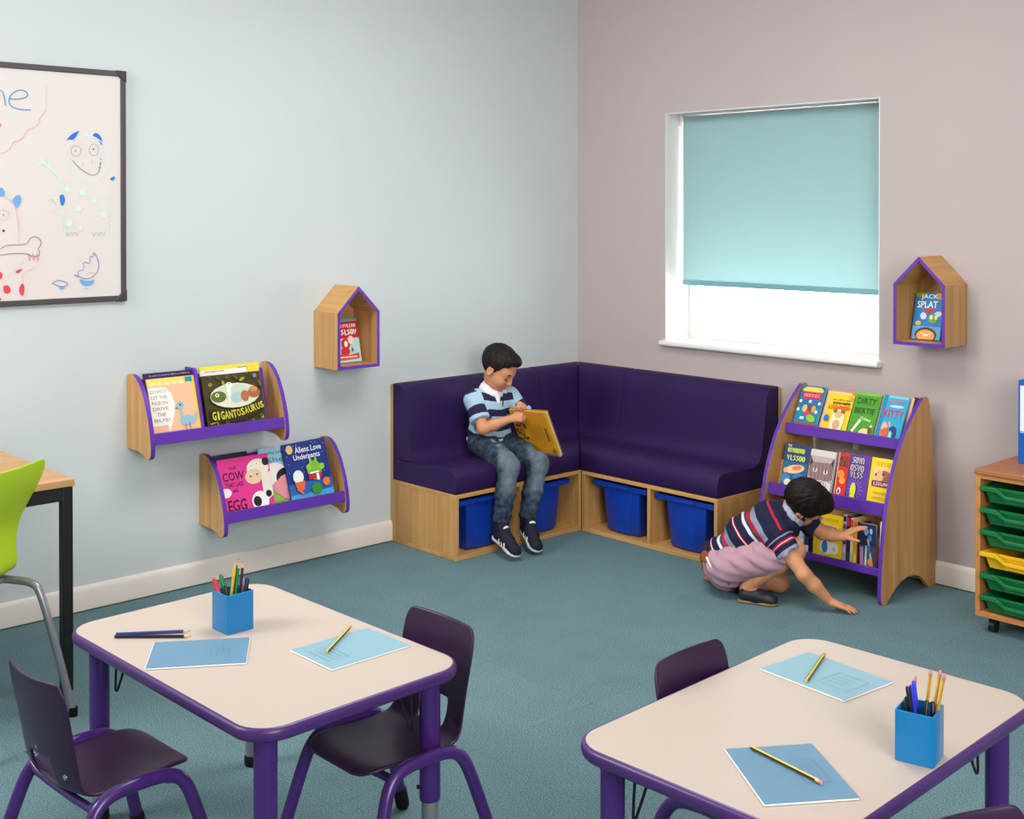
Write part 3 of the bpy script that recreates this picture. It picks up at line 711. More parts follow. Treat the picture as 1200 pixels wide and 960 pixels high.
def a_green(a):
    a.rect(0, 0, 1, 1, '#4a9a1e'); a.rect(0, .93, 1, 1, '#7cb84a'); a.text('DIRTY', .5, .80, .78, .14, '#1e3c10'); a.text('BERTIE', .5, .58, .82, .13, '#1e3c10'); a.text('FLEAS!', .62, .40, .42, .055, '#e8f0d8', -.25)
    a.poly([(.1, .06), (.2, .06), (.46, .36), (.38, .40)], '#f2f2ea'); a.ell(.12, .06, .1, .04, '#1c1c18'); a.ell(.68, .08, .22, .12, '#f0cfa4'); a.ell(.88, .16, .08, .08, '#6a4a2a'); a.ell(.9, .26, .06, .03, '#d8e2a8')
def a_kitty(a):
    a.rect(0, 0, 1, 1, '#2aa4cc'); a.rect(0, 0, .16, 1, '#1a84b0'); a.rect(.2, .94, 1, 1, '#7cc4dc'); a.scribble(.55, .87, .6, .05, '#e05a5a', 8, 5, .03); a.ell(.6, .76, .3, .03, '#a4dce8')
    a.text('KITTY', .54, .60, .82, .17, '#d42a5a'); a.ell(.3, .3, .12, .10, '#f0b8a8'); a.ell(.36, .18, .16, .10, '#e8582a', -.4); a.ell(.66, .26, .14, .07, '#1c3a74'); a.ell(.76, .15, .06, .12, '#1c3a74'); a.ell(.6, .12, .06, .1, '#a8d8e8'); a.ell(.5, .36, .04, .07, '#e8a890', .4)
case_book(0, 'teal and red adventure paperback, first on the bookcase\'s top shelf', 1.541, .122, .200, .012, '#0f6fa0', a_circus)
case_book(0, 'yellow paperback with a pale furry pet, second on the bookcase\'s top shelf', 1.687, .124, .178, .014, '#f2cc1e', a_hamster, spine='#e8c9a8')
case_book(0, 'pale cream paperback peeping out between the teal and yellow books on the top shelf', 1.664, .12, .188, .004, '#e8c8ac', k=.018)
case_book(0, 'green paperback with dark hand-lettered title, third on the bookcase\'s top shelf', 1.817, .118, .200, .012, '#4a9a1e', a_green)
case_book(0, 'cream book showing at the right edge of the green paperback', 1.832, .122, .196, .004, '#ddd6bc', k=.017)
case_book(0, 'light blue paperback with red capital title, at the right end of the top shelf', 1.950, .114, .200, .012, '#2aa4cc', a_kitty)
case_book(0, 'pinkish book showing behind the light blue paperback on the top shelf', 1.964, .114, .200, .004, '#e4b4a4', k=.017)
case_book(0, 'narrow black book standing up behind the top shelf\'s right end', 2.074, .02, .204, .004, '#16161a', k=.020)
def m_sea(a):
    a.rect(0, 0, 1, 1, '#1d5f8e'); a.rect(0, .62, 1, 1, '#223a6e'); a.text('THE', .16, .95, .16, .05, '#e8e0a0'); a.scribble(.46, .86, .7, .09, '#b8cc4a', 8, 8, .05); a.scribble(.5, .70, .76, .10, '#c4d66a', 6, 9, .05)
    a.ell(.52, .47, .40, .09, '#f2c890', .22); a.ell(.6, .50, .2, .05, '#e8784a', .22); a.ell(.15, .42, .08, .06, '#e8a878'); a.ell(.2, .25, .2, .1, '#3f86b4'); a.ell(.7, .32, .22, .08, '#2f7ab0'); a.ell(.3, .18, .14, .07, '#e4e4c8', .3); a.ell(.72, .22, .12, .05, '#d8b890', .3)
def m_cat(a):
    a.rect(0, 0, 1, 1, '#b9aca8'); a.rect(0, .86, 1, 1, '#d6cfca'); a.poly([(.02, .86), (.14, .72), (.86, .74), (.97, .86), (.98, .40), (.5, .22), (.03, .42)], '#8a6a6c')
    for i in range(5): a.line([(.18+.15*i, .75), (.22+.14*i, .36)], .03, '#a88a88')
    a.poly([(.02, .86), (.02, .62), (.14, .72)], '#3a2c30'); a.poly([(.97, .86), (.98, .64), (.86, .74)], '#4a3438')
    a.ell(.27, .56, .09, .05, '#e8dcc8', -.5); a.ell(.70, .54, .09, .05, '#e8dcc8', .5); a.ell(.27, .57, .03, .05, '#2a2024'); a.ell(.70, .55, .03, .05, '#2a2024'); a.scribble(.5, .30, .8, .09, '#f2eeec', 8, 3, .04); a.scribble(.55, .18, .6, .06, '#3a2c34', 7, 4, .03); a.poly([(.62, 0), (1, 0), (1, .32), (.86, .30)], '#d8d0cc')
def m_red(a):
    a.rect(0, 0, 1, 1, '#d8201e'); a.scribble(.5, .82, .8, .24, '#4a3c10', 3, 4, .14); a.ell(.4, .55, .34, .09, '#f08a2a', .5); a.ell(.6, .42, .3, .07, '#f0a03a', -.5); a.ell(.4, .2, .2, .07, '#f4e8e0'); a.ell(.4, .19, .1, .05, '#2a1a18')
def m_purple(a):
    a.rect(0, 0, 1, 1, '#5a2fa0')
    for i in range(16):
        t_ = i/16*2*PI; a.line([(.4+.2*math.cos(t_), .28+.2*math.sin(t_)*.62), (.4+.42*math.cos(t_), .28+.4*math.sin(t_)*.62)], .012, '#b09ad8')
    a.scribble(.42, .88, .62, .12, '#d4cfa8', 4, 7, .05); a.scribble(.42, .72, .72, .13, '#d4cfa8', 4, 8, .05); a.scribble(.44, .58, .68, .11, '#c8c090', 4, 9, .05)
    a.ell(.36, .26, .15, .16, '#d8d82a'); a.rect(.24, .10, .48, .18, '#e0dc30'); a.scribble(.38, .035, .62, .03, '#d8d0e8', 9, 2, .02)
def m_yellow(a):
    a.rect(0, 0, 1, 1, '#f0cc14'); a.rect(.16, .80, .98, .98, '#f2d82a'); a.scribble(.56, .88, .76, .09, '#d8a410', 6, 2, .04); a.rect(.16, .52, .98, .80, '#e8c8a8'); a.ell(.62, .60, .30, .16, '#a8583a'); a.ell(.40, .63, .18, .12, '#e8b07a'); a.ell(.26, .66, .04, .03, '#301a14'); a.ell(.56, .68, .04, .03, '#301a14'); a.rect(.13, .42, 1, .54, '#7a1e3c'); a.scribble(.56, .48, .74, .06, '#f0dce0', 7, 5, .03)
    a.scribble(.56, .30, .6, .05, '#c89a10', 8, 6, .02); a.scribble(.56, .20, .66, .05, '#c89a10', 8, 7, .02); a.rect(.16, .06, .96, .075, '#b88810')
case_book(1, 'dark blue undersea paperback at the left end of the middle shelf', 1.566, .124, .205, .010, '#1d5f8e', m_sea)
case_book(1, 'grey paperback with a cat face, second on the middle shelf behind the child\'s head', 1.697, .122, .196, .012, '#b9aca8', m_cat)
case_book(1, 'narrow red paperback between the grey cat book and the purple book', 1.838, .046, .200, .012, '#d8201e', m_red, spine='#f0d0b8')
case_book(1, 'cream book edge showing between the red paperback and the grey cat book', 1.822, .06, .198, .004, '#f0d6bc', k=.018)
case_book(1, 'purple paperback with a small yellow figure, on the middle shelf', 1.892, .090, .202, .012, '#5a2fa0', m_purple)
case_book(1, 'pale pink book edge showing left of the purple paperback', 1.885, .06, .200, .004, '#f2d8d0', k=.018)
case_book(1, 'yellow paperback with a brown animal photograph, at the right end of the middle shelf', 1.990, .107, .203, .012, '#f0cc14', m_yellow, spine='#d8b098')
# bottom shelf
def b_yellow(a):
    a.rect(0, 0, 1, 1, '#f0cc14'); a.scribble(.5, .88, .66, .06, '#b8a83a', 9, 3, .025)
    for x, c in ((.26, '#f2dce0'), (.50, '#f0b8cc'), (.74, '#e4d8e4')): a.ell(x, .70, .11, .07, c); a.ell(x, .71, .04, .03, '#5a3a4a')
    a.ell(.42, .26, .3, .16, '#f4ead8'); a.ell(.34, .26, .12, .14, '#2a7cc8'); a.ell(.72, .26, .16, .14, '#eceae4'); a.ell(.72, .24, .07, .06, '#c8c4bc')
case_book(2, 'yellow picture book in front on the bottom shelf, behind the child\'s reaching arm', 1.788, .120, .184, .006, '#f0cc14', b_yellow, k=-.004)
case_book(2, 'plain yellow book edge just left of the bottom shelf\'s yellow picture book', 1.764, .06, .16, .005, '#e4c030', k=.006)
def spine_book(label, x, T, H, cover, depth=.085, lean=0, marks=None):
    # spine towards the room: the cover runs back from the front of the shelf
    yb, yf, z, zt, _ = SHELF[2]
    a = math.radians(4)
    up = Vector((0, math.sin(a), math.cos(a))); back = Vector((0, math.cos(a), -math.sin(a))); right = Vector((1, 0, 0))
    c, s = math.cos(lean), math.sin(lean); up, right = up*c+right*s, right*c-up*s
    def sp(A):
        if marks: marks(A)
    return book('paperback_book', label, depth, H, T, axis_matrix(Vector((x, -.400, z+.0132+depth*math.sin(a)+max(0, s*T))), back, up, right), cover, None, cover, spine_art=sp)
def mk(cols, sc=None):
    def f(A):
        for i, c in enumerate(cols): A.rect(.12, i/len(cols)+.03, .88, (i+1)/len(cols)-.03, c)
    return f
spine_book('white spine at the left of the bottom shelf, above the child\'s arm', 1.700, .020, .135, '#e6e2e2', marks=mk(['#e6e2e2', '#b8bcd0', '#e6e2e2']))
spine_book('dark navy spine left of the yellow picture book on the bottom shelf', 1.729, .020, .138, '#1c2c48', marks=mk(['#c8d0dc', '#1c3a58', '#1a5a6a', '#1c2c48']))
spine_book('lavender and black spine just right of the bottom shelf\'s yellow picture book', 1.9115, .015, .190, '#b8a0cc', marks=mk(['#b8a8d0', '#c4b4d8', '#2a2030', '#e8e0ec', '#50446a', '#1c1a20']))
spine_book('black spine below the child\'s reaching hand on the bottom shelf', 1.928, .016, .188, '#1c1620', marks=mk(['#2a4a2a', '#3a2050', '#1c1620', '#c8283a']))
spine_book('cream and red spine in the middle of the bottom shelf', 1.946, .014, .182, '#dcc89a', marks=mk(['#c8a8b8', '#dcd8a0', '#e8dca8', '#d03848']))
spine_book('orange and yellow spine with a small ring, right of the cream spine', 1.9615, .016, .176, '#e0a020', marks=mk(['#e8c830', '#d89a18', '#d89a18', '#c8602a']))
spine_book('dark brown spine beside the half pulled out space book', 1.979, .008, .17, '#3a2420')
def b_space(a):
    a.rect(0, 0, 1, 1, '#2a4a78'); a.rect(0, .5, 1, 1, '#1c2f58'); a.ell(.4, .82, .14, .09, '#8ab0e0'); a.ell(.7, .84, .09, .07, '#b8c8ec'); a.ell(.62, .68, .12, .08, '#4a78c0')
    a.poly([(.46, .66), (.54, .66), (.80, .04), (.64, .04)], '#b8b09a'); a.poly([(.36, .5), (.42, .5), (.40, .02), (.26, .02)], '#d4cfc0'); a.rect(0, 0, .2, .45, '#b47ab4'); a.ell(.62, .12, .16, .09, '#d88a3a'); a.rect(.88, .1, 1, .5, '#7a2a3a'); a.ell(.55, .4, .12, .1, '#4a6288')
book('paperback_book', 'dark blue space paperback tilted forward out of the bottom shelf under the child\'s fingers', .070, .178, .014,
     axis_matrix(Vector((1.996, -.390, .131)), Vector((1, .10, 0)).normalized(), Vector((.03, -.05, 1)).normalized(), Vector((.10, -1, -.047)).normalized()), '#2a4a78', b_space, spine='#b47ab4')
spine_book('white spine at the far right of the bottom shelf, inside the right side panel', 2.080, .012, .19, '#ece8e6', marks=mk(['#3a2a5a', '#ece8e6', '#ece8e6', '#ece8e6', '#ece8e6']))

# ================================================================== tray unit and binder
t = thing('tray_unit', 'oak mobile tray unit with five green trays and one yellow tray at the right edge', 'tray unit', (2.70, -.24, 0))
TX0, TX1, TY0, TY1, TZ0, TZ1 = 2.513, 2.878, -.452, -.022, .062, .615
bm = NB(); box(bm, TX0-.004, TX1+.004, TY0-.006, TY1, TZ1-.020, TZ1); obj('top_board', bm, wood('cherry_top', 'x', '#b4764a', '#a0643a'), t, bevel=.004)
bm = NB(); box(bm, TX0, TX1, TY0, TY1, TZ0, TZ0+.020); obj('bottom_board', bm, O_X, t, bevel=.002)
for a, b in ((TX0, TX0+.019), (TX1-.019, TX1)):
    bm = NB(); box(bm, a, b, TY0, TY1, TZ0+.020, TZ1-.020); obj('side_panel', bm, O_Z, t, bevel=.002)
bm = NB(); box(bm, TX0+.019, TX1-.019, TY0+.001, TY0+.019, TZ1-.036, TZ1-.0205); obj('top_rail', bm, O_X, t, bevel=.001)
bm = NB(); box(bm, TX0+.019, TX1-.019, TY1-.012, TY1-.004, TZ0+.02, TZ1-.02); obj('back_panel', bm, O_Z, t)
for x in (TX0+.05, TX1-.05):
    for y in (TY0+.05, TY1-.06):
        bm = NB(); tube(bm, [(x-.011, y, .024), (x+.011, y, .024)], .024, 18); o = obj('caster', bm, BLACK, t, smooth=True)
        bm = NB(); box(bm, x-.016, x+.016, y-.012, y+.016, .036, .0615); obj('caster_fork', bm, BLACK, o, bevel=.003)
for i in range(6):
    zt = .556-.0815*i
    yel = i == 3
    nm = ['green tray at the top of the oak tray unit', 'second green tray down in the oak tray unit', 'green tray directly above the yellow tray', 'yellow tray, the only yellow one in the oak tray unit', 'green tray directly below the yellow tray', 'bottom green tray of the oak tray unit'][i]
    tr = thing('tray', nm, 'tray', (2.695, -.25, zt-.062), group='trays in the tray unit')
    mt = YELLOW if yel else GREEN
    x0, x1 = TX0+.0245, TX1-.0245; yf = TY0-.004
    bm = NB()
    def ring(z, e, ya, yb): return [bm.verts.new(Vector(p)) for p in ((x0+e, ya, z), (x1-e, ya, z), (x1-e, yb, z), (x0+e, yb, z))]
    R = [ring(zt-.062, .026, yf+.018, TY1-.06), ring(zt-.012, .012, yf+.006, TY1-.045), ring(zt-.012, .002, yf+.004, TY1-.04), ring(zt-.002, .002, yf+.004, TY1-.04), ring(zt-.002, .016, yf+.012, TY1-.05), ring(zt-.058, .029, yf+.022, TY1-.064)]
    for a, b in zip(R, R[1:]):
        for k in range(4): bm.faces.new((a[k], a[(k+1) % 4], b[(k+1) % 4], b[k]))
    bm.faces.new(R[0][::-1]); bm.faces.new(R[-1]); obj('tray_body', bm, mt, tr, bevel=.002)
    W = x1-x0
    top = [(0, 0), (.060, 0), (.072, -.004), (.092, -.021), (.104, -.025), (W-.104, -.025), (W-.092, -.021), (W-.072, -.004), (W-.060, 0), (W, 0)]
    low = [(a, b-(.017 if .08 > a or a > W-.08 else .013)) for a, b in top]
    bm = NB()
    n_ = len(top); A_ = [bm.verts.new(Vector((x0+a, yf-.014, zt+b))) for a, b in top]; B_ = [bm.verts.new(Vector((x0+a, yf-.015, zt+b))) for a, b in low]
    C_ = [bm.verts.new(Vector((x0+a, yf+.0035, zt+b))) for a, b in top]; D_ = [bm.verts.new(Vector((x0+a, yf+.0035, zt+b))) for a, b in low]
    for k in range(n_-1):
        for p, q in ((A_, B_), (B_, D_), (D_, C_), (C_, A_)): bm.faces.new((p[k], p[k+1], q[k+1], q[k]))
    bm.faces.new((A_[0], B_[0], D_[0], C_[0])); bm.faces.new((A_[-1], B_[-1], D_[-1], C_[-1]))
    obj('front_lip', bm, mt, tr, bevel=.002)
    bm = NB(); box(bm, x0+.088, x0+.20, yf+.001, yf+.012, zt-.055, zt-.038); obj('label_holder', bm, mt, tr, bevel=.002)
t = thing('binder', 'blue lever arch binder with white spine label standing on the oak tray unit', 'binder', (2.62, -.2, .616))
ang = math.radians(-4)
Mb = Matrix.Translation(Vector((2.580, -.245, .616))) @ Matrix.Rotation(ang, 4, 'Z')
BLU = mat('blue_binder_card', '#0f5bb4', .4, .4)
bm = NB(); box(bm, 0, .075, 0, .003, 0, .318, M=Mb); box(bm, 0, .003, .003, .285-.08, 0, .318, M=Mb); box(bm, .072, .075, .003, .285-.08, 0, .318, M=Mb); obj('case', bm, BLU, t, bevel=.001)
bm = NB(); box(bm, .012, .064, .0045, .19, .004, .30, M=Mb); obj('papers', bm, PAGES, t)
bm = NB(); box(bm, .008, .067, -.0008, -.0001, .125, .298, M=Mb); obj('spine_label', bm, mat('white_label', '#e9edf2', .5, .3), t)
bm = NB(); box(bm, .008, .067, -.0008, -.0001, .117, .1249, M=Mb); obj('spine_stripe', bm, mat('pale_blue_stripe', '#7ec4e4', .5, .3), t)
bm = NB()
tube(bm, [Mb @ Vector((.0375+.011*math.cos(a), -.0006, .055+.011*math.sin(a))) for a in [2*PI*k/20 for k in range(21)]], .0022, 8); obj('finger_ring', bm, CHROME, t, smooth=True)

# ================================================================== desk at the left wall
t = thing('desk', 'beech-topped desk with black square-tube legs against the left wall', 'desk', (.42, -3.75, 0))
bm = NB(); box(bm, .022, .794, -4.36, -3.178, .681, .706); obj('desktop', bm, DESKW, t, bevel=.003)
bm = NB(); box(bm, .055, .757, -3.214, -3.186, .636, .680); box(bm, .757, .789, -4.32, -3.214, .636, .680); box(bm, .027, .055, -4.32, -3.214, .636, .680); box(bm, .055, .757, -4.35, -4.32, .636, .680); obj('frame_rail', bm, BLACK, t, bevel=.002)
for x, y in ((.757, -3.218), (.757, -4.352), (.027, -3.218), (.027, -4.352)):
    bm = NB(); box(bm, x, x+.034, y, y+.034, .012, .6805); l = obj('leg', bm, BLACK, t, bevel=.002)
    bm = NB(); tube(bm, [(x+.017, y+.017, 0), (x+.017, y+.017, .0125)], .016, 12); obj('foot', bm, RUBBER, l, smooth=True)

# ================================================================== children's tables
def kid_table(label, cx, cy, ang, L, W, H=.50):
    t = thing('school_table', label, 'table', M=Matrix.Translation(Vector((cx, cy, 0))) @ Matrix.Rotation(ang, 4, 'Z'))
    r = .085
    bm = NB(); prism(bm, rrect(L-.016, W-.016, r-.008, 8), lambda a, b, d: Vector((a, b, d)), H-.026, H); obj('tabletop', bm, CREAM, t, world=False, bevel=.0015)
    # rounded purple edge band all round
    out = rrect(L-.018, W-.018, r-.009, 8); n = len(out)
    sec = [(0, -.0005), (.004, -.001), (.008, -.004), (.0105, -.010), (.0105, -.018), (.008, -.026), (.004, -.030), (0, -.031), (-.03, -.031), (-.03, -.0265), (0, -.0265)]
    bm = NB(); rings = []
    for i in range(n):
        p0, p1 = Vector(out[i-1]), Vector(out[(i+1) % n]); d = (p1-p0).normalized(); nr = Vector((d.y, -d.x))
        rings.append([bm.verts.new(Vector((out[i][0]+nr.x*s, out[i][1]+nr.y*s, H+z))) for s, z in sec])
    k = len(sec)
    for i in range(n):
        a, b = rings[i], rings[(i+1) % n]
        for j in range(k): bm.faces.new((a[j], a[(j+1) % k], b[(j+1) % k], b[j]))
    obj('edge_band', bm, TABLE_EDGE, t, world=False, smooth=True, angle=50)
    for sx, sy in ((-1, -1), (1, -1), (1, 1), (-1, 1)):
        x, y = sx*(L/2-.07), sy*(W/2-.07)
        bm = NB(); tube(bm, [(x, y, .176), (x, y, .172), (x, y, .175), (x, y, H-.031)], [.021, .0245, .0255, .0255], 24)
        lg = obj('leg', bm, LEG_P, t, world=False, smooth=True)
        def sub(name, bmx, m, **kk):
            o = obj(name, bmx, m, None, **kk); o.parent = lg; return o
        bm = NB(); tube(bm, [(x, y, .020), (x, y, .1755)], .0205, 20); sub('lower_tube', bm, STEEL, smooth=True)
        bm = NB(); tube(bm, [(x, y, 0), (x, y, .004), (x, y, .022), (x, y, .030)], [.021, .0235, .0235, .0212], 20); sub('rubber_foot', bm, RUBBER, smooth=True)
        bm = NB(); tube(bm, [(x-sx*.013, y-sy*.013, .2), (x-sx*.0225, y-sy*.0225, .2)], .005, 10); sub('adjusting_screw', bm, BLACK, smooth=True)
        bm = NB()
        a = Vector((x-sx*.027, y, H-.105)); 
        D_ = lambda k, z: (x-sx*k*.72, y-sy*k*.70, z)
        if sx*sy > 0: D_ = lambda k, z: (x-sx*k*.72, y-sy*k*.70, z)
        else: D_ = lambda k, z: (x+(-sx)*k*.72, y-sy*k*.70, z)
        tube(bm, smooth_path([D_(.048, H-.033), D_(.041, H-.155), D_(.044, H-.168), D_(.050, H-.155), D_(.088, H-.033)], 1), .0032, 8)
        sub('corner_brace', bm, BLACK, smooth=True)
    return t
TABLE_A = kid_table('cream-topped purple school table at the left with the green-inked pen pot', 2.0355, -3.2452, .0202, .923, .598)
TABLE_A['label'] = 'cream and purple school table at the lower left of the photo'
TABLE_B = kid_table('cream and purple school table at the lower right of the photo', 3.2309, -2.6175, .0345, .604, .9023)

# ================================================================== children's chairs
def shell_surface():
    # side profile: y forward is negative; (y, z), from the front lip to the top of the back
    pr = [(-.160, .287), (-.157, .292), (-.147, .296), (-.128, .298), (-.11, .297), (-.06, .291), (0, .286), (.06, .285), (.105, .291), (.132, .307), (.146, .332), (.155, .37), (.163, .42), (.171, .47), (.178, .515), (.183, .545), (.186, .560)]
    hw = [.082, .112, .134, .147, .153, .156, .157, .156, .153, .150, .148, .148, .150, .153, .154, .147, .128]
    hw = [w_*.885 for w_ in hw]
    dish = [0, .0, .002, .005, .010, .014, .015, .014, .012, .018, .024, .026, .026, .024, .022, .020, .018]
    nu = 16; bm = NB(); V = []
    for i, ((y, z), w, d) in enumerate(zip(pr, hw, dish)):
        y0, z0 = pr[max(0, i-1)]; y1, z1 = pr[min(len(pr)-1, i+1)]
        tl = math.hypot(y1-y0, z1-z0); ny, nz = -(z1-z0)/tl, (y1-y0)/tl   # towards the sitter
        row = []
        for j in range(nu+1):
            s = 2*j/nu-1; u = s*w
            k = d*(s*s)
            row.append(bm.verts.new(Vector((u, y+ny*k, z+nz*k))))
        V.append(row)
    bm.verts.index_update()
    for i in range(len(V)-1):
        for j in range(nu):
            # one wide slot low in the back
            if i in (9, 10) and 5 <= j <= 10: continue
            bm.faces.new((V[i][j], V[i][j+1], V[i+1][j+1], V[i+1][j]))
    return bm
def kid_chair(label, x, y, rz):
    t = thing('school_chair', label, 'chair', M=Matrix.Translation(Vector((x, y, 0))) @ Matrix.Rotation(rz, 4, 'Z'), group='plum school chairs')
    bm = shell_surface()
    o = obj('seat_shell', bm, CHAIR_P, t, world=False, smooth='all')
    sd = o.modifiers.new('solid', 'SOLIDIFY'); sd.thickness = .009; sd.offset = 0
    ss = o.modifiers.new('subdivision', 'SUBSURF'); ss.levels = 2; ss.render_levels = 2
    for s in (-1, 1):
        bm = NB(); X = s*.168
        pts = [(s*.190, .190, .018), (s*.181, .165, .10), (s*.165, .128, .22), (s*.158, .108, .270), (s*.155, .080, .296), (s*.154, .035, .304), (s*.154, -.045, .304), (s*.155, -.090, .296), (s*.158, -.118, .270), (s*.165, -.136, .22), (s*.181, -.170, .10), (s*.190, -.192, .018)]
        tube(bm, smooth_path(pts, 2), .0155, 16); fr = obj('leg_frame', bm, LEG_P, t, world=False, smooth=True)
        for yy in (.192, -.195):
            bm = NB(); d = Vector((s*.045, .1 if yy > 0 else -.1, -.32)).normalized(); p = Vector((s*.191, yy, .012))
            tube(bm, [p-d*.05, p-d*.045, p, p+d*.010], [.0172, .0182, .0182, .015], 14)
            f = obj('rubber_foot', bm, RUBBER, None, smooth=True); f.parent = fr
    for yy in (.10, -.09):
        bm = NB(); tube(bm, smooth_path([(-.153, yy, .285), (-.12, yy, .272), (.12, yy, .272), (.153, yy, .285)], 1), .010, 12); obj('cross_tube', bm, LEG_P, t, world=False, smooth=True)
    for xx, zz, yy in ((-.096, .345, .139), (.096, .345, .139), (0, .392, .158)):
        bm = NB(); tube(bm, [(xx, yy-.008, zz), (xx, yy+.0035, zz), (xx, yy+.0055, zz)], [.006, .006, .003], 10); obj('rivet', bm, CHROME, t, world=False, smooth=True)
    return t
# local -y is the direction the sitter faces
proto = kid_chair('plum school chair at the bottom left corner, back turned to the green chair', 1.985, -3.622, PI+.05)
def chair_copy(label, x, y, rz):
    c = copy_tree(proto); c.matrix_world = Matrix.Translation(Vector((x, y, 0))) @ Matrix.Rotation(rz, 4, 'Z'); c['label'] = label; return c
chair_copy('plum school chair tucked under the far side of the left table', 2.325, -3.060, 0.0)
chair_copy('plum school chair behind the left side of the right table, only its back showing above', 3.07, -2.622, PI/2+.03)
chair_copy('plum school chair cut off by the bottom right corner of the photo', 3.872, -2.962, math.radians(70))

# green chair at the desk
t = thing('classroom_chair', 'lime green plastic chair with grey steel legs beside the beech desk', 'chair', M=Matrix.Translation(Vector((.98, -3.62, 0))) @ Matrix.Rotation(math.radians(96), 4, 'Z'))
t.matrix_world = Matrix.Translation(Vector((.795, -3.575, 0))) @ Matrix.Rotation(math.radians(-60), 4, 'Z')
def green_shell():
    pr = [(-.255, .405), (-.262, .425), (-.24, .440), (-.16, .440), (-.06, .432), (.02, .425), (.07, .426), (.105, .438), (.122, .475), (.118, .53), (.122, .585), (.145, .64), (.178, .70), (.200, .750), (.212, .785), (.218, .800)]
    hw = [.15, .18, .20, .21, .212, .210, .200, .190, .182, .178, .180, .188, .200, .208, .204, .18]
    bm = NB(); V = []; nu = 14
    for i, ((y, z), w) in enumerate(zip(pr, hw)):
        y0, z0 = pr[max(0, i-1)]; y1, z1 = pr[min(len(pr)-1, i+1)]; tl = math.hypot(y1-y0, z1-z0); ny, nz = -(z1-z0)/tl, (y1-y0)/tl
        V.append([bm.verts.new(Vector(((2*j/nu-1)*w, y+ny*.014*(2*j/nu-1)**2, z+nz*.014*(2*j/nu-1)**2))) for j in range(nu+1)])
    for i in range(len(V)-1):
        for j in range(nu): bm.faces.new((V[i][j], V[i][j+1], V[i+1][j+1], V[i+1][j]))
    return bm
o = obj('seat_shell', green_shell(), LIME, t, world=False, smooth='all')
sd = o.modifiers.new('solid', 'SOLIDIFY'); sd.thickness = .007; sd.offset = -1
ss = o.modifiers.new('subdivision', 'SUBSURF'); ss.levels = 2; ss.render_levels = 2
for s in (-1, 1):
    bm = NB(); tube(bm, smooth_path([(s*.19, .300, .016), (s*.183, .250, .20), (s*.175, .195, .385), (s*.172, .170, .412), (s*.170, .11, .415), (s*.16, -.14, .415), (s*.165, -.185, .412), (s*.17, -.205, .39), (s*.19, -.24, .20), (s*.20, -.26, .016)], 2), .0125, 14)
    fr = obj('leg_frame', bm, STEEL, t, world=False, smooth=True)
    for p in ((s*.1905, .302, .012), (s*.2005, -.2605, .012)):
        bm = NB(); tube(bm, [(p[0], p[1], 0), (p[0], p[1], .028)], .0142, 14); f = obj('rubber_foot', bm, RUBBER, None, smooth=True); f.parent = fr
for yy in (.06, -.14):
    bm = NB(); tube(bm, [(-.16, yy, .413), (.16, yy, .413)], .010, 12); obj('cross_tube', bm, STEEL, t, world=False, smooth=True)

